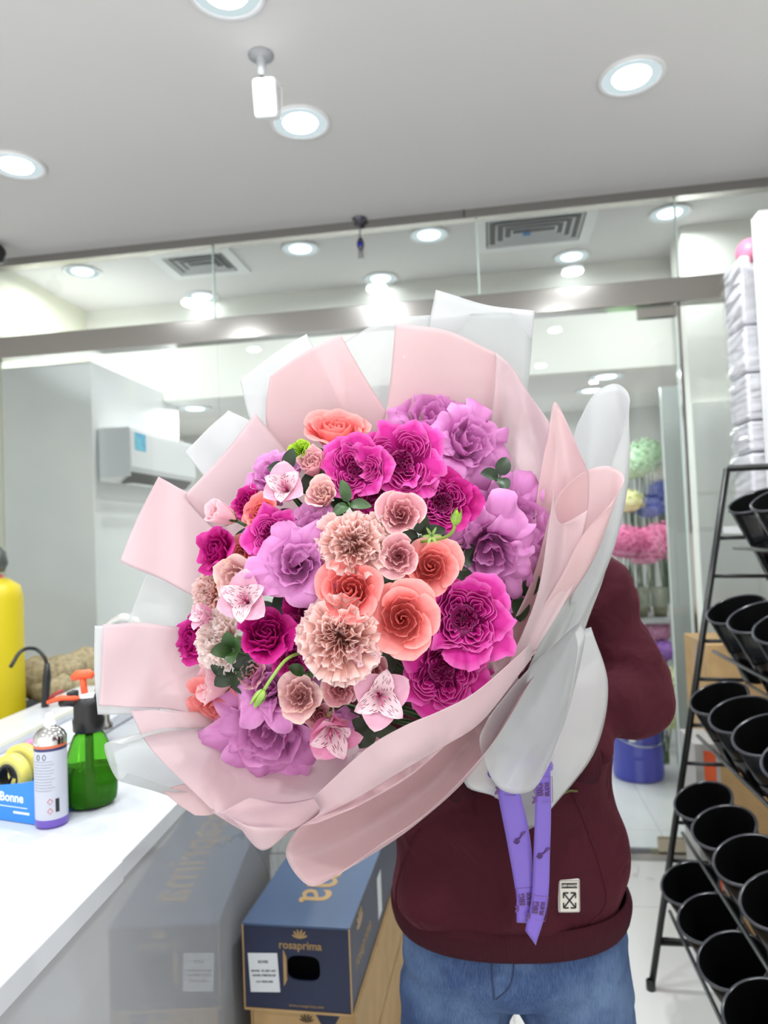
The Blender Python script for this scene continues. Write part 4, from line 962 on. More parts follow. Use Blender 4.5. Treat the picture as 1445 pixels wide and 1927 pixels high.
# cuffs and hem rib
cf = MB(); g0 = grip+Vector((.108, .047, -.013)); g1 = grip+Vector((.075, .037, -.01)); cf.tube([tuple(g0), tuple(g1)], [.037, .031], 20).build('cuff', RIB, man, True)
cf = MB(); g0 = grip+Vector((-.112, .062, -.047)); g1 = grip+Vector((-.080, .052, -.036)); cf.tube([tuple(g0), tuple(g1)], [.037, .031], 20).build('cuff', RIB, man, True)
hem = loft([(-.004, -.004, .912, .192, .122), (-.004, -.005, .919, .200, .130), (-.004, -.005, .932, .206, .136), (-.004, -.006, .955, .209, .142), (-.004, -.006, .968, .202, .136)], 72)
for i in range(len(hem)):
    for k in range(72): hem[i, k, 2] += -.014*max(0, -math.sin(2*PI*k/72))+.004
MB().grid(hem, closed=True).build('hem_band', RIB, man, True, solid=.004)
bpy.context.view_layer.update()
def bvh(o):
    dg = bpy.context.evaluated_depsgraph_get(); e = o.evaluated_get(dg); me = e.to_mesh(); M = o.matrix_world
    t = BVHTree.FromPolygons([M @ v.co for v in me.vertices], [tuple(p.vertices) for p in me.polygons]); e.to_mesh_clear(); return t
BH = bvh(ho)
def hit(px, py, B=BH):
    h = B.ray_cast(CAM, ray(px, py).normalized()); return (PMi @ h[0], PMi.to_3x3() @ h[1]) if h[0] is not None else None
def seam(name, pts, r, m, off=.0):
    c = crv([(x, y, 0) for x, y in pts], 40); L_ = [hit(x, y) for x, y, _ in c]; L_ = [tuple(h[0]+h[1]*off) for h in L_ if h]
    if len(L_) > 3: MB().tube(L_, r, 6).build(name, m, man, True)
SEAM = mat('seam_shadow_thread', (52, 12, 22), .9)
seam('pocket_seam', [(1040, 1440), (1080, 1500), (1112, 1580), (1134, 1650), (1140, 1700), (1110, 1740)], .0022, MAROON, .0)
seam('pocket_seam', [(790, 1560), (760, 1620), (745, 1690), (765, 1735)], .0016, MAROON, .0005)
# woven patch with crossed arrows
h = hit(1070, 1684)
if h:
    c, n_ = h; n_ = (n_+Vector((0, -1.5, 0))).normalized(); z_ = Vector((0.035, 0, 1)); x_ = z_.cross(n_).normalized()
    if x_.x < 0: x_ = -x_
    M = frame(c+n_*.004, x_, Vector((0, 0, 1)))
    pt = MB().box((-.0175, -.0265, -.006), (.0175, .0265, .0006)).xf(M).build('logo_patch', mat('patch_cloth', (200, 196, 188), .8), man, bevel=.003)
    K = mat('patch_print', (28, 26, 32), .7); pb = MB()
    for a in (PI/4, 3*PI/4, 5*PI/4, 7*PI/4):
        d = Vector((math.cos(a)*.82, math.sin(a), 0)); e = d*.0165+Vector((0, -.006, 0)); o0 = Vector((0, -.006, 0)); nrm = Vector((-d.y, d.x, 0)).normalized()
        pb.poly([tuple(o0-nrm*.0011+Vector((0, 0, .0008))), tuple(e-nrm*.0011+Vector((0, 0, .0008))), tuple(e+nrm*.0011+Vector((0, 0, .0008))), tuple(o0+nrm*.0011+Vector((0, 0, .0008)))], (0, 0, .0006))
        for dd in (Vector((-math.copysign(.008, d.x), 0, 0)), Vector((0, -math.copysign(.008, d.y), 0))):
            p2 = e+dd; w_ = Vector((-dd.y, dd.x, 0)).normalized()*.0011
            pb.poly([tuple(q_+Vector((0, 0, .0008))) for q_ in (e-w_, p2-w_, p2+w_, e+w_)], (0, 0, .0006))
    pb.poly([(-.0125, .013, .0008), (.0125, .013, .0008), (.0125, .021, .0008), (-.0125, .021, .0008)], (0, 0, .0005))
    pb.xf(M).build('crossed_arrows', K, pt)
    text('OFF-WHITE', .0048, mat('patch_text', (205, 200, 190), .7), pt, M @ Matrix.Translation((0, .017, .0016)), bold=.0001)
    b = MB()
    for a_, b_ in (((-.0155, -.0245), (.0155, -.0245)), ((.0155, -.0245), (.0155, .0245)), ((.0155, .0245), (-.0155, .0245)), ((-.0155, .0245), (-.0155, -.0245))): b.tube([(a_[0], a_[1], .0008), (b_[0], b_[1], .0008)], .0003, 4)
    b.xf(M).build('stitching', K, pt)
h = hit(1072, 1488)
if h: MB().tube([tuple(h[0]+Vector((-.012, -.001, -.004))), tuple(h[0]+Vector((0, -.002, .001))), tuple(h[0]+Vector((.012, -.001, 0)))], .002, 6).build('small_embroidery', mat('olive_thread', (96, 92, 50), .8), man)
# jeans
DEN = mat('blue_denim', (64, 92, 142), .8, spec=.2)
n1 = noise(DEN, 7, 4); mp = nd(DEN, 'ShaderNodeMapping'); mp.inputs['Scale'].default_value = (700, 700, 60); lk(DEN, nd(DEN, 'ShaderNodeTexCoord').outputs['Object'], mp.inputs[0])
n2 = noise(DEN, 1, 2, vec=mp.outputs[0]); mm = nd(DEN, 'ShaderNodeMix', data_type='RGBA'); mm.inputs[0].default_value = .35
r1 = ramp(DEN, n1.outputs[0], [(.3, (28, 42, 74)), (.5, (46, 66, 104)), (.7, (96, 118, 150))]); r2 = ramp(DEN, n2.outputs[0], [(.3, (36, 54, 92)), (.7, (98, 120, 160))])
lk(DEN, r1.outputs[0], mm.inputs[6]); lk(DEN, r2.outputs[0], mm.inputs[7]); lk(DEN, mm.outputs[2], bsdf(DEN).inputs['Base Color']); bump(DEN, n2.outputs[0], .2, .002)
jn = MB()
jn.grid(loft([(0, 0, .80, .175, .10), (0, 0, .84, .196, .122), (0, 0, .90, .195, .122), (0, 0, .97, .17, .11)], 40), closed=True, cap=True)
for s in (-1, 1):
    pts = [(.088*s, 0, .90), (.098*s, 0, .82), (.112*s, 0, .70), (.122*s, -.01, .47), (.126*s, .005, .25), (.13*s, .01, .07)]
    limb(jn, pts, [.098, .103, .098, .082, .072, .068], folds=.022, fph=s, m=40)
jo = jn.build('jeans', DEN, man, True)
q = jo.modifiers.new('fuse', 'REMESH'); q.mode = 'VOXEL'; q.voxel_size = .008; q.use_smooth_shade = True
q = jo.modifiers.new('sm', 'SMOOTH'); q.factor = .5; q.iterations = 5
tx2 = bpy.data.textures.new('folds2', 'CLOUDS'); tx2.noise_scale = .05; tx2.noise_depth = 1
q = jo.modifiers.new('folds', 'DISPLACE'); q.texture = tx2; q.strength = .012; q.mid_level = .5; q.texture_coords = 'LOCAL'
bpy.context.view_layer.update(); BJ = bvh(jo)
def jseam(name, pts, r, m):
    c = crv([(x, y, 0) for x, y in pts], 24); L_ = [hit(x, y, BJ) for x, y, _ in c]; L_ = [tuple(h[0]+h[1]*.001) for h in L_ if h]
    if len(L_) > 3: MB().tube(L_, r, 6).build(name, m, man, True)
DK = mat('denim_seam', (38, 52, 84), .8); TH = mat('denim_thread', (150, 130, 104), .8)
jseam('fly_seam', [(925, 1806), (926, 1840), (930, 1880)], .0013, DK)
jseam('crotch_seam', [(967, 1806), (965, 1835), (956, 1860), (934, 1880)], .0011, DK)
for s in (-1, 1):
    sh = MB(); sh.grid(loft([(.13*s, -.055, .004, .052, .135), (.13*s, -.055, .02, .056, .14), (.13*s, -.05, .05, .052, .13), (.13*s, -.01, .085, .046, .08), (.13*s, .01, .11, .045, .06)], 28, 2.2), closed=True, cap=True)
    sh.build('shoe', mat('white_shoe', (215, 215, 215), .5), man, True)
# ------------------------------------------------------------------ flower boxes on the floor beside the counter
NAVY = noisy('navy_card', (38, 44, 70), (44, 52, 80), 8, .5); NAVYT = noisy('navy_gloss_card', (62, 80, 110), (70, 90, 120), 3, .35)
KRAFT = noisy('kraft_card', (184, 150, 102), (196, 162, 114), 12, .7); GOLD = mat('gold_print', (178, 146, 100), .45, .3)
PAPERW = mat('label_paper', (226, 230, 234), .6); INKK = mat('black_ink', (40, 42, 48), .7)
b0 = P(457, 1738, 1.79); b1 = P(661, 1722, 1.815); b2 = P(470, 1893, 1.79)
BW = (Vector((b1.x, b1.y))-Vector((b0.x, b0.y))).length; BH_ = b0.z-b2.z; BL = .92
bang = math.radians(1.0)
def emblem(M, s, m, parent, name='flower_emblem'):
    b = MB(); rs = random.Random(1)
    for a in (-66, -40, -14, 14, 40, 66):
        A = math.radians(90+a); L_ = 1.0 if abs(a) < 50 else .9
        pts = [(0, 0, 0)]; d = (math.cos(A), math.sin(A)); n_ = (-d[1], d[0])
        for t_, w_ in ((.3, .07), (.6, .11), (.85, .09), (1, 0), (.85, -.09), (.6, -.11), (.3, -.07)): pts.append((d[0]*t_*L_+n_[0]*w_, d[1]*t_*L_+n_[1]*w_, 0))
        b.poly([(p[0]*s, p[1]*s, p[2]) for p in pts], (0, 0, .0004))
    b.xf(M).build(name, m, parent)
X, Y, Z = Vector((1, 0, 0)), Vector((0, 1, 0)), Vector((0, 0, 1))
def flower_box(label, loc, W, L, H, body, top, hole=True):
    t = thing('flower_box', label, 'box', loc, -bang)
    fr = MB(); hx0, hx1, hz0, hz1 = .41*W, .72*W, H*.36, H*.66
    if hole:
        c = MB()
        # front panel with a rounded hand hole
        N = 24; hp = [((hx0+hx1)/2+(hx1-hx0)/2*math.copysign(abs(math.cos(a))**.6, math.cos(a)), (hz0+hz1)/2+(hz1-hz0)/2*math.copysign(abs(math.sin(a))**.6, math.sin(a))) for a in np.linspace(0, 2*PI, N+1)[:-1]]
        op_ = []
        for a in np.linspace(0, 2*PI, N+1)[:-1]:
            cx, cz = (hx0+hx1)/2, (hz0+hz1)/2; dx, dz = math.cos(a), math.sin(a); k = min(((W-cx) if dx > 0 else cx)/max(abs(dx), 1e-6), ((H-cz) if dz > 0 else cz)/max(abs(dz), 1e-6)); op_.append((cx+dx*k, cz+dz*k))
        V = [(x, 0, z) for x, z in hp]+[(x, 0, z) for x, z in op_]+[(x, .005, z) for x, z in hp]
        fc = [(i, (i+1) % N, N+(i+1) % N, N+i) for i in range(N)]+[(i, 2*N+i, 2*N+(i+1) % N, (i+1) % N) for i in range(N)]
        # corners
        V += [(0, 0, 0), (W, 0, 0), (W, 0, H), (0, 0, H)]
        def near(cx, cz):
            best = sorted(range(N), key=lambda i: (op_[i][0]-cx)**2+(op_[i][1]-cz)**2)[:6]
            return best
        for ci, (cx, cz) in enumerate(((0, 0), (W, 0), (W, H), (0, H))):
            for i in range(N):
                j = (i+1) % N; p, q_ = op_[i], op_[j]
                if abs(p[0]-q_[0]) > 1e-6 and abs(p[1]-q_[1]) > 1e-6 and abs((p[0] if abs(p[0]-cx) < 1e-6 else q_[0])-cx) < 1e-6 and abs((p[1] if abs(p[1]-cz) < 1e-6 else q_[1])-cz) < 1e-6:
                    fc.append((N+i, N+j, 3*N+ci))
        c.add(V, fc); c.build('front_panel', body, t)
        MB().add([(0, .15, 0), (W, .15, 0), (W, .15, H), (0, .15, H)], [(0, 1, 2, 3)]).build('dark_inside', MT['void'], t)  # dark sheet stands in for the shaded inside behind the hand hole
        MB().poly([(hx0-.008, -.001, hz0-.012), (hx0+.001, -.004, hz0+.004), (hx0+.001, -.004, hz1-.004), (hx0-.008, -.001, hz1+.012)], (0, -.004, 0)).build('hole_flap', KRAFT, t)
    s_ = MB()
    s_.box((0, .001 if hole else 0, 0), (.004, L, H)).box((W-.004, .001, 0), (W, L, H)).box((0, L-.004, 0), (W, L, H)).box((0, 0, 0), (W, L, .004))
    if not hole: s_.box((0, 0, 0), (W, .004, H))
    s_.build('side_panels', body, t)
    box('lid', (-.002, -.002, H-.003), (W+.002, L+.002, H+.003), top, t, bevel=.001)
    for a, b_ in (((-.002, -.003, 0), (.001, 0, H)), ((W-.001, -.003, 0), (W+.002, 0, H)), ((0, -.004, -.001), (W, 0, .003))): box('kraft_edge', a, b_, KRAFT, t)
    return t
zt1 = b0.z; kH = BH_
tb = flower_box('navy blue flower box with a white label, on top beside the counter', (b0.x, b0.y, zt1-BH_), BW, BL, BH_, NAVY, NAVYT)
M = frame((BW*.54, -.0012, BH_*.82), X, Z)
emblem(M @ Matrix.Translation((0, .008, 0)), .024, GOLD, tb); text('rosaprima', .027, GOLD, tb, M @ Matrix.Translation((0, -.009, 0)), bold=.0004)
text('www.rosaprima.com', .0105, GOLD, tb, frame((BW*.58, -.0012, BH_*.075), X, Z))
text('rosaprima', .17, GOLD, tb, frame((BW*.60, .47, BH_+.0035), -Y, X), bold=.001, sx=1.05)
emblem(frame((BW+.0006, .12, BH_*.72), Y, Z), .05, GOLD, tb); text('rosaprima', .05, GOLD, tb, frame((BW+.0006, .16, BH_*.42), Y, Z))
pp = MB().box((-.038, -.047, 0), (.038, .047, .0008)).xf(frame((BW*.19, -.0015, BH_*.44), Vector((1, 0, .05)), Z)).build('shipping_label', PAPERW, tb)
for yy, s_, tx_ in ((.026, .0085, 'BOXES'), (.004, .0068, 'MAWB: 176 2873 4471'), (-.007, .0068, 'HAWB: 57887003187'), (-.022, .0058, 'LUU YENFLORES')):
    text(tx_, s_, INKK, pp, frame((BW*.19, -.0024, BH_*.44), Vector((1, 0, .05)), Z) @ Matrix.Translation((0, yy, 0)), bold=.0002)
sp_ = MB().box((-.03, -.06, 0), (.03, .06, .0008)).xf(frame((BW+.0006, .40, BH_*.45), Y, Z)).build('side_label', PAPERW, tb)
zk = zt1-BH_-.004
tk = flower_box('kraft cardboard flower box directly under the navy one', (b0.x+.012, b0.y+.012, zk-kH-.003), BW-.006, BL, kH, KRAFT, KRAFT, False)
M = frame((BW*.52, -.0012, kH*.80), X, Z); DKB = mat('brown_print', (92, 70, 48), .6)
emblem(M @ Matrix.Translation((0, .016, 0)), .022, DKB, tk); text('rosaprima', .030, DKB, tk, M @ Matrix.Translation((0, -.003, 0)))
MB().poly([(BW*.60, -.0016, kH), (BW*.72, -.0016, kH*.72), (BW*.84, -.0016, kH)], (0, .001, 0)).build('navy_corner_print', NAVY, tk)
if zk-kH > .03:
    tg = flower_box('lowest kraft box of the stack, on the floor', (b0.x+.012, b0.y+.02, .001), BW-.006, BL, zk-kH-.012, KRAFT, KRAFT, False)

# ------------------------------------------------------------------ things on the counter
ZC = 1.0855
def on_counter(px, py, z=ZC): p = onz(px, py, z); return p
# aerosol can
p = on_counter(98, 1549); can_d = (p-CAM).dot(fw); R_ = 29*can_d/FPX
topz = P(84, 1346, can_d).z
H = topz-ZC
t = thing('spray_can', 'white aerosol can with orange and purple bands on the counter', 'spray can', p, .15); t.rotation_euler = (0, 0, .15)
t.location = p
MB().lathe([(.0001, 0), (R_*.96, 0), (R_, .004), (R_, H*.075)], 36).build('purple_base_band', mat('purple_lacquer', (110, 84, 180), .3), t, True)
MB().lathe([(R_*1.0, H*.075), (R_*1.0, H*.72)], 36).build('body', mat('can_grey_white', (190, 194, 206), .3), t, True)
MB().lathe([(R_*1.003, H*.69), (R_*1.003, H*.715)], 36).build('dark_blue_band', mat('navy_lacquer', (48, 50, 100), .3), t, True)
MB().lathe([(R_*1.004, H*.715), (R_*1.004, H*.74)], 36).build('orange_band', mat('orange_lacquer', (208, 110, 70), .3), t, True)
MB().lathe([(R_, H*.74), (R_*1.01, H*.76), (R_*1.0, H*.80), (R_*.86, H*.84), (R_*.62, H*.87), (R_*.40, H*.885), (R_*.38, H*.90)], 36).build('metal_shoulder', MT['chrome'], t, True)
MB().lathe([(R_*.36, H*.885), (R_*.36, H*.93), (R_*.26, H*.94), (R_*.24, H*1.0), (R_*.18, H*1.01), (.0001, H*1.01)], 24).build('nozzle_cap', MT['white'], t, True)
def can_pt(a, z): return Vector((R_*1.004*math.sin(a), -R_*1.004*math.cos(a), z))
for r_i in range(11):
    z = H*(.60-.026*r_i); MB().tube([tuple(can_pt(a, z)) for a in np.linspace(-.75, .55+.12*math.sin(r_i*2.3), 12)], .0006, 4).build('printed_line', mat('can_ink', (140, 144, 156), .5), t)
for zz, a in ((.64, -.35), (.64, .05)): MB().tube([tuple(can_pt(a+.1*math.cos(q_), H*zz+.005*math.sin(q_))) for q_ in np.linspace(0, 2*PI, 12)], .0006, 4).build('printed_icon', INKK, t)
for zz in (.24, .155):
    c_ = [(.0, 1), (1, 0), (0, -1), (-1, 0), (0, 1)]; MB().tube([tuple(can_pt(.35+.16*x, H*zz+.0055*y)) for x, y in c_], .0007, 4).build('hazard_diamond', mat('hazard_red', (196, 96, 96), .5), t)
for k in range(7): MB().tube([tuple(can_pt(.68+.035*k, H*.14)), tuple(can_pt(.68+.035*k, H*.26))], .0005+.0002*(k % 2), 4).build('barcode_bar', INKK, t)
# green pressure sprayer
p = on_counter(171, 1511); d_ = (p-CAM).dot(fw); k_ = d_/FPX
GGL = bpy.data.materials.new('green_clear_plastic'); GGL.use_nodes = True; bb = bsdf(GGL); bb.inputs['Base Color'].default_value = lin((96, 190, 50)); bb.inputs['Roughness'].default_value = .06; bb.inputs['Transmission Weight'].default_value = .82; bb.inputs['IOR'].default_value = 1.2
t = thing('pressure_sprayer', 'green plastic pressure sprayer bottle with black head and orange handle', 'spray bottle', p, .1)
R_ = 50*k_; H = 132*k_*1.04
rows = []
for z, r in ((0, .72), (.02, .88), (.1, .97), (.3, 1.0), (.42, .99), (.55, .93), (.72, .78), (.88, .62), (1.0, .50)):
    rows.append([(R_*r*(1+(.055*math.cos(6*a)*(1-z) if z < .6 else 0))*math.cos(a), R_*r*(1+(.055*math.cos(6*a)*(1-z) if z < .6 else 0))*math.sin(a), z*H+(.004*math.cos(6*a) if z == 0 else 0)) for a in np.linspace(0, 2*PI, 49)[:-1]])
MB().grid(np.array(rows), closed=True, cap=True).build('bottle', GGL, t, True, sub=1)
MB().lathe([(.0001, .004), (R_*.70, .004), (R_*.88, .02), (R_*.92, H*.48), (.0001, H*.485)], 32).build('water', mat('green_water', (66, 150, 24), .05, Transmission_Weight=.6), t, True)
MB().tube([(0, 0, H*.06), (0, 0, H)], .007, 10).build('dip_tube', mat('dark_green_tube', (24, 50, 24), .4), t, True)
MB().lathe([(R_*.50, H*.98), (R_*.56, H*1.0), (R_*.58, H*1.14), (R_*.53, H*1.18), (R_*.53, H*1.34), (R_*.46, H*1.42), (R_*.30, H*1.46), (.0001, H*1.465)], 32).build('black_collar', MT['dark'], t, True)
MB().tube([(0, 0, H*1.36), (-R_*.7, -.004, H*1.40), (-R_*1.05, -.006, H*1.37)], [.013, .011, .007], 12).build('nozzle_arm', MT['dark'], t, True)
OR = mat('orange_plastic', (240, 96, 54), .4)
MB().tube([(-R_*.2, -.012, H*1.44), (-R_*.9, -.014, H*1.46), (-R_*1.45, -.014, H*1.40)], [.005, .006, .004], 8).build('trigger', OR, t, True)
MB().box((-R_*.72, -.014, H*1.40), (-R_*.46, .012, H*1.53)).build('black_tab', MT['dark'], t, bevel=.002)
MB().tube([(.012, 0, H*1.40), (.5*R_, 0, H*1.46), (R_*.82, 0, H*1.46)], [.012, .01, .006], 10).build('rear_spout', MT['dark'], t, True)
MB().tube([(R_*.72, 0, H*1.46), (R_*1.05, 0, H*1.46)], .005, 8).build('orange_tip', OR, t, True)
MB().tube([(-R_*.12, 0, H*1.46), (-R_*.2, 0, H*1.72)], .0065, 10).build('pump_rod', OR, t, True)
MB().tube([(-R_*.58, 0, H*1.70), (-R_*.40, 0, H*1.745), (R_*.05, 0, H*1.755), (R_*.22, 0, H*1.725)], [.007, .010, .010, .007], 10).build('pump_handle', OR, t, True)
MB().lathe([(.0001, H*1.5), (R_*.30, H*1.49), (R_*.36, H*1.45)], 20).build('clear_cap', mat('clear_cap', (220, 225, 225), .15), t, True)
# blue tape dispenser with two rolls
BL_ = mat('blue_plastic', (44, 132, 222), .35)
pA, pB = on_counter(-6, 1541), on_counter(72, 1553); d_ = (pA-CAM).dot(fw)
ang = math.atan2(pB.y-pA.y, pB.x-pA.x); L1 = (pB-pA).length
t = thing('tape_dispenser', 'blue tape dispenser with white lettering, holding rolls of tape', 'tape dispenser', pA, ang)
hL, hR = (P(-6, 1482, d_).z-ZC), (P(68, 1460, d_).z-ZC)
dep = .085
MB().poly([(-.06, 0, 0), (L1, 0, 0), (L1+.004, 0, hR*.98), (L1-.012, 0, hR), (L1*.55, 0, hR*.90), (-.06, 0, hL*.88)], (0, .006, 0)).build('front_wall', BL_, t)
MB().poly([(-.06, dep, 0), (L1, dep, 0), (L1+.004, dep, hR*.98), (L1-.012, dep, hR), (L1*.55, dep, hR*.9), (-.06, dep, hL*.88)], (0, .006, 0)).build('back_wall', BL_, t)
MB().box((-.06, .006, 0), (L1, dep, .01)).box((L1-.004, .0, 0), (L1+.002, dep, hR*.96)).build('base', BL_, t)
TW = mat('white_print', (225, 238, 250), .4)
text('Bonne', .024, TW, t, frame((L1*.38, -.0006, hR*.56), X, Z), bold=.0006)
box('printed_strip', (L1*.42, -.001, hR*.2), (L1*.80, .0, hR*.25), TW, t); box('printed_line', (L1*.02, -.001, hR*.34), (L1*.75, .0, hR*.355), TW, t)
YT = mat('yellow_tape', (226, 214, 104), .3)
def roll(label, c, r, w, m, hub):
    q_ = thing('tape_roll', label, 'tape', c, ang)
    Mx = Matrix.Rotation(PI/2, 4, 'X')
    MB().lathe([(r*.62, -w/2), (r, -w/2), (r, w/2), (r*.62, w/2), (r*.62, -w/2)], 40).xf(Mx).build('tape', m, q_, True)
    MB().lathe([(r*.50, -w/2), (r*.615, -w/2), (r*.615, w/2), (r*.50, w/2), (r*.50, -w/2)], 40).xf(Mx).build('core', hub, q_)
    b = MB()
    for k in range(3):
        a = k*2.094; b.tube([(0, 0, 0), (r*.5*math.cos(a), 0, r*.5*math.sin(a))], r*.06, 8)
    b.build('hub_spokes', hub, q_)
c1 = P(22, 1462, d_+.05); roll('yellow tape roll with a black hub, front one in the blue dispenser', c1, 44*d_/FPX, .02, YT, MT['dark'])
c2 = P(42, 1440, d_+.1); roll('yellow tape roll behind the front one, in the blue dispenser', c2, 42*d_/FPX, .02, YT, MT['void'])
c3 = P(70, 1425, d_+.16); roll('pink ribbon spool behind the yellow tape rolls', c3, 40*d_/FPX, .018, mat('pink_tape', (236, 150, 196), .4), MT['white'])
# things behind the ledge at the left
YEL = mat('yellow_enamel', (196, 178, 22), .4)
yc = P(-20, 1230, 2.5); Rc = 60*2.5/FPX
zb0 = 0.0; t = thing('gas_cylinder', 'tall yellow gas cylinder behind the counter ledge at the left edge', 'gas cylinder', (yc.x, yc.y, 0))
zt0 = P(20, 1092, 2.5).z
MB().lathe([(.0001, .005), (Rc*.9, .005), (Rc, .03), (Rc, zt0-.06), (Rc*.92, zt0-.02), (Rc*.6, zt0+.005), (Rc*.4, zt0+.01)], 48).build('tank', YEL, t, True)
MB().lathe([(Rc*.44, zt0), (Rc*.44, zt0+.02), (Rc*.2, zt0+.03), (.0001, zt0+.03)], 28).build('red_collar', mat('red_collar', (214, 90, 84), .4), t, True)
MB().lathe([(.0001, zt0+.028), (Rc*.3, zt0+.03), (Rc*.42, zt0+.06), (Rc*.36, zt0+.1), (Rc*.2, zt0+.12), (.0001, zt0+.12)], 20, (.03, -.01, 0)).build('valve', mat('dark_valve', (96, 100, 96), .4, .6), t, True)
YI = mat('cylinder_print', (150, 134, 20), .5)
text('UN\n1046', .024, YI, t, frame((Rc*.62, -Rc*.80, P(10, 1210, 2.5).z), Vector((.80, .62, 0)), Z))
t = thing('hose', 'black hose bent over behind the counter ledge', 'hose', P(86, 1300, 2.3))
o_ = t.location.copy()
MB().tube([tuple(v) for v in crv([tuple(P(*q_)-o_) for q_ in ((20, 1255, 2.2), (40, 1225, 2.25), (66, 1221, 2.3), (84, 1238, 2.3), (89, 1262, 2.3))], 20)], .006, 10).build('tube', MT['dark'], t, True)
MB().tube([tuple(P(*q_)-o_) for q_ in ((89, 1248, 2.3), (88, 1275, 2.3), (85, 1320, 2.3), (84, 1420, 2.3))], [.008, .013, .012, .012], 12).build('grip', MT['dark'], t, True)
BUR = noisy('burlap', (126, 114, 88), (158, 146, 116), 60, .95, .5)
# burlap-wrapped bundle: several soft folded lumps on a low shelf behind the ledge
zs = ZC-.10
sh_p = onx(120, 1330, -1.75)
t = thing('burlap_bundle', 'olive brown burlap bundle behind the ledge, beside the black hose', 'bundle', P(130, 1290, 2.5))
o_ = t.location.copy(); b = MB(); rs = random.Random(4)
def lump(b, c, rx, ry, rz, seed, n=26):
    rs = random.Random(seed); f1, f2 = rs.uniform(0, 6), rs.uniform(0, 6); G = []
    for th in np.linspace(0.02, PI-.02, 18):
        G.append([(c[0]+rx*math.sin(th)*math.cos(a)*(1+.12*math.sin(4*a+f1+3*th)), c[1]+ry*math.sin(th)*math.sin(a)*(1+.1*math.sin(5*a+f2)), c[2]+rz*math.cos(th)*(1+.1*math.sin(3*a+f2+th*4))) for a in np.linspace(0, 2*PI, n+1)[:-1]])
    b.grid(np.array(G), closed=True, cap=True)
for k, q_ in enumerate(((70, 1275, 2.66, 46, 38), (120, 1262, 2.7, 56, 28), (160, 1252, 2.75, 40, 32), (150, 1290, 2.68, 56, 30), (105, 1296, 2.64, 52, 28))):
    c = P(*q_[:3])-o_; lump(b, c, q_[3]*q_[2]/FPX, .07, q_[4]*q_[2]/FPX, k)
b.build('cloth', BUR, t, True)
t = thing('storage_shelf', 'low dark shelf behind the ledge carrying the burlap bundle', 'shelf', (-1.60, 2.53, 0))
zz_ = P(120, 1330, 2.5).z
MB().box((-.26, -.15, zz_-.075), (.16, .6, zz_-.045)).build('shelf_board', MT['void'], t)
for a in ((-.25, -.14), (.13, -.14), (-.25, .57), (.13, .57)): box('leg', (a[0], a[1], 0), (a[0]+.03, a[1]+.03, zz_-.075), MT['void'], t)
t = thing('pruning_shears', 'red-handled pruning shears lying before the burlap bundle', 'shears', P(104, 1318, 2.3)); o_ = t.location.copy()
MB().tube([tuple(P(*q_)-o_) for q_ in ((88, 1322, 2.3), (104, 1306, 2.3), (118, 1300, 2.3))], .006, 8).build('handle', mat('red_grip', (160, 48, 50), .5), t, True)
MB().tube([tuple(P(*q_)-o_) for q_ in ((86, 1310, 2.3), (100, 1316, 2.3), (122, 1312, 2.3))], .005, 8).build('handle', mat('red_grip2', (140, 40, 44), .5), t, True)

# ------------------------------------------------------------------ black bucket rack at the right
RK = mat('rack_chrome', (120, 120, 122), .25, .9)
ft = onz(1225, 1862, 0.0); tp = ony(1368, 882, ft.y)
t = thing('bucket_rack', 'tall black metal A-frame rack holding tilted black buckets', 'rack', (ft.x, ft.y, 0)); o_ = Vector((ft.x, ft.y, 0))
def legpt(z, dy=0): s = z/tp.z; return Vector(((tp.x-ft.x)*s, dy, z))
RLn = -2.0
for k_r, dy in ((0, 0), (1, RLn)):
    MB().tube([legpt(.012, dy), legpt(tp.z, dy)], .0115, 12).build('front_leg', MT['blackm'], t, True)
    MB().lathe([(.0001, 0), (.016, 0), (.016, .03), (.012, .034)], 16, (0, dy, 0)).build('rubber_foot', MT['dark'], t, True)
    MB().tube([Vector((XR-ft.x-.06, dy, 0)), Vector((XR-ft.x-.06, dy, tp.z))], .0115, 12).build('rear_leg', MT['blackm'], t, True)
    MB().tube([legpt(tp.z, dy), Vector((XR-ft.x-.06, dy, tp.z))], .0115, 12).build('top_bar', MT['blackm'], t, True)
    MB().tube([legpt(.16, dy), Vector((XR-ft.x-.06, dy, .16))], .009, 12).build('cross_bar', MT['blackm'], t, True)
AX = Vector((-.40, -.26, 1)).normalized()
HB, RB1, RB2 = .25, .093, .062
bk = MB()
proto = None
def bucket(c, label, row, sc=1.):
    global proto
    Z_ = AX; X_ = Vector((0, 1, 0)).cross(Z_).normalized(); Y_ = Z_.cross(X_); Mr = Matrix((X_, Y_, Z_)).transposed()
    if proto is None:
        q_ = thing('flower_bucket', label, 'bucket', c, Mr, row)
        MB().lathe([(.0001, -HB), (RB2, -HB), (RB2*1.02, -HB+.006), (RB2*1.10, -HB*.72), (RB1*.985, -.004), (RB1*.96, -.004)], 48).build('body', MT['bucket'], q_, True)
        MB().lathe([(RB1*.96, -.004), (RB2*1.07, -HB*.72), (RB2*.98, -HB+.01), (.0001, -HB+.01)], 48).build('inner_wall', mat('black_inner_wall', (6, 6, 7), .75, spec=.15), q_, True)
        MB().lathe([(RB1*.955, -.006), (RB1*1.03, -.007), (RB1*1.035, -.001), (RB1*1.0, .001), (RB1*.96, -.001)], 48).build('rim', mat('bucket_rim', (70, 70, 76), .15), q_, True)
        proto = q_
    else:
        q_ = copy_tree(proto); q_.location = c; q_['label'] = label; q_['group'] = row
    return q_
first = {1: (1425, 940), 2: (1384, 1145), 3: (1352, 1312), 4: (1322, 1505), 5: (1297, 1660)}
word = {1: 'top', 2: 'second', 3: 'third', 4: 'fourth', 5: 'bottom'}
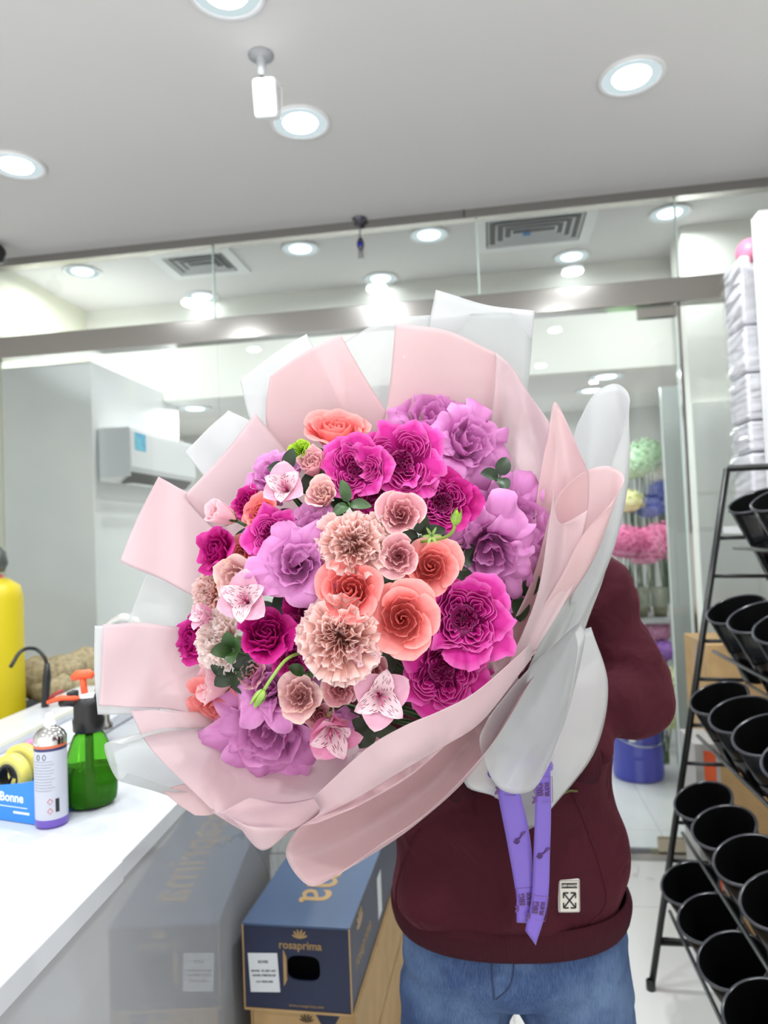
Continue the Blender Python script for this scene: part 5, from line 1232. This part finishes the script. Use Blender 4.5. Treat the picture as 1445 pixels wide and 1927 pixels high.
pos = ['nearest the glass wall', 'second from the glass wall', 'third from the glass wall', 'fourth from the glass wall', 'fifth from the glass wall', 'sixth from the glass wall']
for r_ in range(1, 6):
    c0 = ony(first[r_][0], first[r_][1], ft.y-.125)
    for k in range(6):
        c = c0+Vector((0, -.215*k, 0))
        bucket(c, 'black bucket in the %s row of the rack, %s' % (word[r_], pos[k]), 'buckets in the %s row of the rack' % word[r_])
    # two rails per row carry the buckets, with a bracket to the leg
    XA = Vector((0, 1, 0)).cross(AX).normalized(); lo = c0-AX*(HB+.032)-o_; mid = c0-AX*HB*.55-o_
    for nm, q_, rr in (('support_rail', lo-XA*.045, .006), ('support_rail', lo+XA*.045, .006), ('chrome_rail', mid-XA*.097, .0065), ('chrome_rail', mid+XA*.097, .0065)):
        MB().tube([Vector((q_.x, .0, q_.z)), Vector((q_.x, RLn, q_.z))], rr, 10).build(nm, RK, t, True)
    for dy in (0, RLn):
        lg = legpt(mid.z, dy); MB().tube([lg, Vector((mid.x+.10, dy, mid.z-.002))], .007, 8).build('bracket', MT['blackm'], t, True)
        lg = legpt(lo.z, dy); MB().tube([lg, Vector((lo.x+.075, dy, lo.z-.01))], .007, 8).build('bracket', MT['blackm'], t, True)

# ------------------------------------------------------------------ right wall: wrapped stack, shelf, spool, cardboard box
PLW = noisy('plastic_wrapped_white', (232, 232, 238), (246, 246, 250), 14, .3, .6)
ys = 2.88
sa = ony(1392, 500, ys); 
for k, (y0, y1) in enumerate(((480, 610), (612, 700), (702, 790), (792, 850), (852, 990))):
    pz1, pz0 = ony(1375, y0, ys).z, ony(1385, y1, ys).z
    t = thing('storage_box', 'white plastic-wrapped box, %s of the tall stack at the right' % ('topmost', 'second from the top', 'third from the top', 'fourth from the top', 'lowest')[k], 'box', (sa.x, ys, pz0), 0, 'plastic-wrapped boxes at the right')
    hh = pz1-pz0-.004
    MB().box((0, 0, 0), (.16, .20, hh)).build('carton', PLW, t, bevel=.012)
    b = MB(); rs = random.Random(k); G = []
    for i in range(14):
        z = hh*i/13; G.append([(-.006+.006*rs.uniform(-1, 1), .21, z), (-.008+.008*rs.uniform(-1, 1), .1, z), (-.008+.006*rs.uniform(-1, 1), -.006, z), (.03, -.010+.006*rs.uniform(-1, 1), z), (.08, -.010+.006*rs.uniform(-1, 1), z), (.12, -.010+.006*rs.uniform(-1, 1), z), (.162, -.008, z)])
    b.grid(np.array(G)).build('clear_wrap', glassy('clear_wrap', (253, 253, 254), 1.18, .12), t, False)
zsup = ony(1385, 990, ys).z
t = thing('shelf_unit', 'white shelf unit at the right edge, in front of the plastic-wrapped boxes', 'shelf', (sa.x, ys-.02, 0))
pe = ony(1446, 700, ys-.12); ztop = ony(1440, 410, ys-.12).z
MB().box((pe.x-sa.x, -.10, 0), (pe.x-sa.x+.03, -.02, ztop)).build('side_panel', MT['white'], t)
MB().box((pe.x-sa.x, -.10, ztop), (XR-sa.x-.01, -.02, ztop+.03)).build('top_panel', MT['white'], t)
MB().box((0, .02, zsup-.03), (XR-sa.x-.01, .40, zsup-.002)).build('shelf_board', MT['white'], t)
c = ony(1421, 465, ys-.03); t = thing('ribbon_spool', 'pink ribbon spool on top of the plastic-wrapped boxes', 'spool', c+Vector((0, .05, 0)), .9)
for k in (-1, 1): MB().lathe([(.0001, -.003), (.048, -.003), (.048, .003), (.0001, .003)], 32).xf(Matrix.Translation((k*.02, 0, 0)) @ Matrix.Rotation(PI/2, 4, 'Y')).build('flange', mat('pink_spool', (226, 130, 160), .4), t, True)
MB().lathe([(.04, -.02), (.04, .02)], 32).xf(Matrix.Rotation(PI/2, 4, 'Y')).build('ribbon', mat('pink_ribbon', (232, 150, 176), .4), t, True)
# cardboard boxes behind the rack
yb_ = 2.95; a_ = ony(1330, 1214, yb_); c_ = ony(1372, 1500, yb_)
t = thing('cardboard_box', 'brown cardboard carton standing behind the bucket rack', 'box', (a_.x, yb_, 0))
wz = ony(1368, 1230, yb_).x-a_.x
MB().box((0, 0, .0), (.30, .34, a_.z)).build('carton', KRAFT, t, bevel=.003)
box('tape_strip', (-.0015, .14, a_.z*.3), (.02, .2, a_.z+.0015), mat('packing_tape', (170, 134, 90), .3), t)
yo = 2.72; a_ = ony(1306, 1400, yo); b_ = ony(1332, 1470, yo)
t = thing('carton', 'grey carton with an orange printed stripe behind the bucket rack', 'box', (a_.x, yo, 0))
zz1 = a_.z; MB().box((0, 0, 0), (.085, .2, zz1)).build('carton', mat('grey_card', (176, 174, 172), .6), t, bevel=.002)
box('orange_print', (.03, -.001, zz1*.35), (.07, .0, zz1*.97), mat('orange_print', (230, 92, 40), .5), t)

# ------------------------------------------------------------------ flowers in the back room
def bunch(name, label, cat, group, pxs, y, rpx, m, n, stem_to, seed, petal_=True, vase=None):
    rpx *= 1.14
    """a round flower head built of many small florets on a stem bundle standing in a vase"""
    c = ony(pxs[0], pxs[1], y); R_ = rpx*y/FPX; t = thing(name, label, cat, c, 0, group); rs = random.Random(seed); b = MB()
    for k in range(n):
        zc = 1-2*(k+.5)/n
        if zc < -.5: continue
        a = k*2.4; rr = math.sqrt(1-zc*zc); p = Vector((rr*math.cos(a), rr*math.sin(a), zc*.8))*R_*rs.uniform(.86, 1.04); s = R_*rs.uniform(.13, .2)
        nrm = p.normalized(); q_ = nrm.to_track_quat('Z', 'Y').to_matrix(); ph = rs.uniform(0, 6)
        V = [p+q_ @ Vector((0, 0, s*.1))]
        for j in range(8):
            al = ph+j*PI/4; rj = s*(1.25 if j % 2 else .45); V.append(p+q_ @ Vector((rj*math.cos(al), rj*math.sin(al), s*(.25 if j % 2 else 0))))
        b.add([tuple(v) for v in V], [(0, j+1, (j+1) % 8+1) for j in range(8)])
    b.build('florets', m, t)
    MB().lathe([(.0001, -R_*.55)]+[(R_*.82*math.sin(th), -R_*.0-R_*.66*math.cos(th)) for th in np.linspace(.3, PI-.1, 10)], 18).build('foliage_core', m, t, True)
    b = MB(); L_ = stem_to
    for k in range(7):
        a = k*2.4; b.tube([(R_*.3*math.cos(a), R_*.3*math.sin(a), -R_*.4), (R_*.12*math.cos(a+2), R_*.12*math.sin(a+2), -L_)], .004, 5)
    b.build('stems', GREEN, t)
    return t, c
FC = lambda n_, a, b: noisy(n_, a, b, 40, .7)
hy = FC('hydrangea_green', (150, 196, 160), (196, 222, 180)); wh = FC('white_flower', (226, 224, 214), (240, 238, 228)); ylw = FC('pale_yellow_flower', (220, 222, 150), (236, 234, 180))
blu = FC('blue_flower', (70, 84, 178), (110, 124, 210)); pnk = FC('pink_flower', (200, 92, 140), (226, 130, 172)); lil = FC('purple_flower', (140, 90, 180), (170, 120, 200)); grn = FC('cream_green_flower', (170, 178, 130), (206, 208, 170))
YF = 5.1
shelf_z1 = ony(1210, 1165, YF).z; shelf_z0 = ony(1230, 1245, YF).z
BT = [('pale green hydrangea bunch beyond the glass', (1192, 872), 38, hy, 80, 'g'), ('pale green hydrangea bunch highest beyond the glass', (1215, 852), 30, hy, 70, 'g'), ('white flower bunch beyond the glass', (1240, 890), 24, wh, 60, 'w'),
      ('pale yellow flower bunch beyond the glass', (1182, 944), 27, ylw, 60, 'y'), ('blue flower bunch beyond the glass, nearest the yellow one', (1222, 955), 26, blu, 60, 'b'), ('blue flower bunch beyond the glass, nearer the door edge', (1246, 925), 26, blu, 60, 'b'),
      ('pink flower bunch beyond the glass, nearest the sleeve', (1172, 1022), 36, pnk, 110, 'p'), ('large pink flower bunch beyond the glass', (1212, 1030), 42, pnk, 130, 'p'), ('pink flower bunch beyond the glass, nearest the door edge', (1245, 1010), 30, pnk, 90, 'p')]
for i, (lb, pp_, r_, m_, n_, g_) in enumerate(BT):
    yy = YF+(.42 if i < 6 else 0)+.17*(i % 3)
    c = ony(pp_[0], pp_[1], yy); bunch('flower_bunch', lb, 'flowers', 'flower bunches on the shelf beyond the glass', pp_, yy, r_, m_, n_, max(.1, c.z-shelf_z1-.02), i)
def vase(px, y, r, h, label, z):
    c = ony(px, 1100, y); t = thing('vase', label, 'vase', (c.x, c.y, z), 0, 'vases on the back shelf')
    MB().lathe([(.0001, .004), (r*.7, .004), (r*.8, h*.3), (r, h), (r*.95, h), (r*.74, h*.3), (.0001, .012)], 28).build('body', mat('dark_olive_vase', (96, 104, 84), .3), t, True)
for k, px in enumerate((1172, 1204, 1240)):
    vase(px, YF+.12, .06, shelf_z1*0+.20, 'olive vase on the back shelf, %s' % ('nearest the sleeve', 'middle one', 'nearest the door edge')[k], shelf_z1+.002)
cx0 = ony(1140, 1100, YF).x; cx1 = ony(1262, 1100, YF).x
t = thing('flower_stand', 'tall flower display stand in the back room', 'stand', (cx0, YF-.02, 0))
box('upper_shelf', (0, 0, shelf_z1-.03), (cx1-cx0, .95, shelf_z1), MT['grey'], t); box('lower_shelf', (0, 0, shelf_z0-.2), (cx1-cx0, .45, shelf_z0-.17), MT['grey'], t)
for a in (0, cx1-cx0-.02):
    for yy in (0, .43): box('post', (a, yy, 0), (a+.02, yy+.02, shelf_z1-.03), MT['grey'], t)
bunch('flower_bunch', 'muted pink bunch on the lower shelf beyond the glass', 'flowers', 'flower bunches on the lower shelf', (1238, 1186), YF+.1, 26, FC('muted_pink', (190, 120, 160), (206, 150, 182)), 60, .1, 31)
bunch('flower_bunch', 'purple bunch on the lower shelf beyond the glass', 'flowers', 'flower bunches on the lower shelf', (1250, 1224), YF+.05, 24, lil, 60, .1, 32)
bunch('flower_bunch', 'cream green filler flowers above the blue bucket', 'flowers', 'filler flowers by the blue bucket', (1278, 1290), 4.72, 38, grn, 120, .3, 33)
bunch('flower_bunch', 'cream green filler flowers just behind the elbow', 'flowers', 'filler flowers by the blue bucket', (1250, 1345), 4.65, 34, grn, 110, .3, 34)
# blue bucket on the floor
cb = onz(1212, 1478, 0); k_ = cb.y/FPX
t = thing('bucket', 'blue plastic bucket on the floor beyond the glass', 'bucket', (cb.x, cb.y+.17, 0), .2)
Rb, Hb = 50*k_, ony(1212, 1362, cb.y).z*1.06
bm_ = mat('blue_bucket_plastic', (66, 74, 190), .4)
MB().lathe([(.0001, .003), (Rb*.86, .003), (Rb*.9, .02), (Rb*1.0, Hb*.86), (Rb*1.07, Hb*.87), (Rb*1.08, Hb), (Rb*1.03, Hb), (Rb*.97, Hb*.86), (Rb*.86, .02), (.0001, .02)], 48).build('body', bm_, t, True)
MB().tube([(Rb*1.06*math.cos(a), -Rb*1.0*abs(math.sin(a))-.012*math.sin(a), Hb*.84-.10*math.sin(a)) for a in np.linspace(0, PI, 24)], .004, 8).build('wire_handle', MT['chrome'], t, True)
box('small_label', (-Rb*.62, -Rb*.93, Hb*.66), (-Rb*.42, -Rb*.86, Hb*.78), MT['white'], t)
# white frosted post of the display, right of the flowers
q0, q1 = ony(1243, 728, 4.05), ony(1290, 728, 4.05)
struct(box('trim_5', (q0.x, 4.05, 0), (q1.x-.004, 4.09, q0.z), mat('frosted_white_strip', (222, 228, 226), .3)))
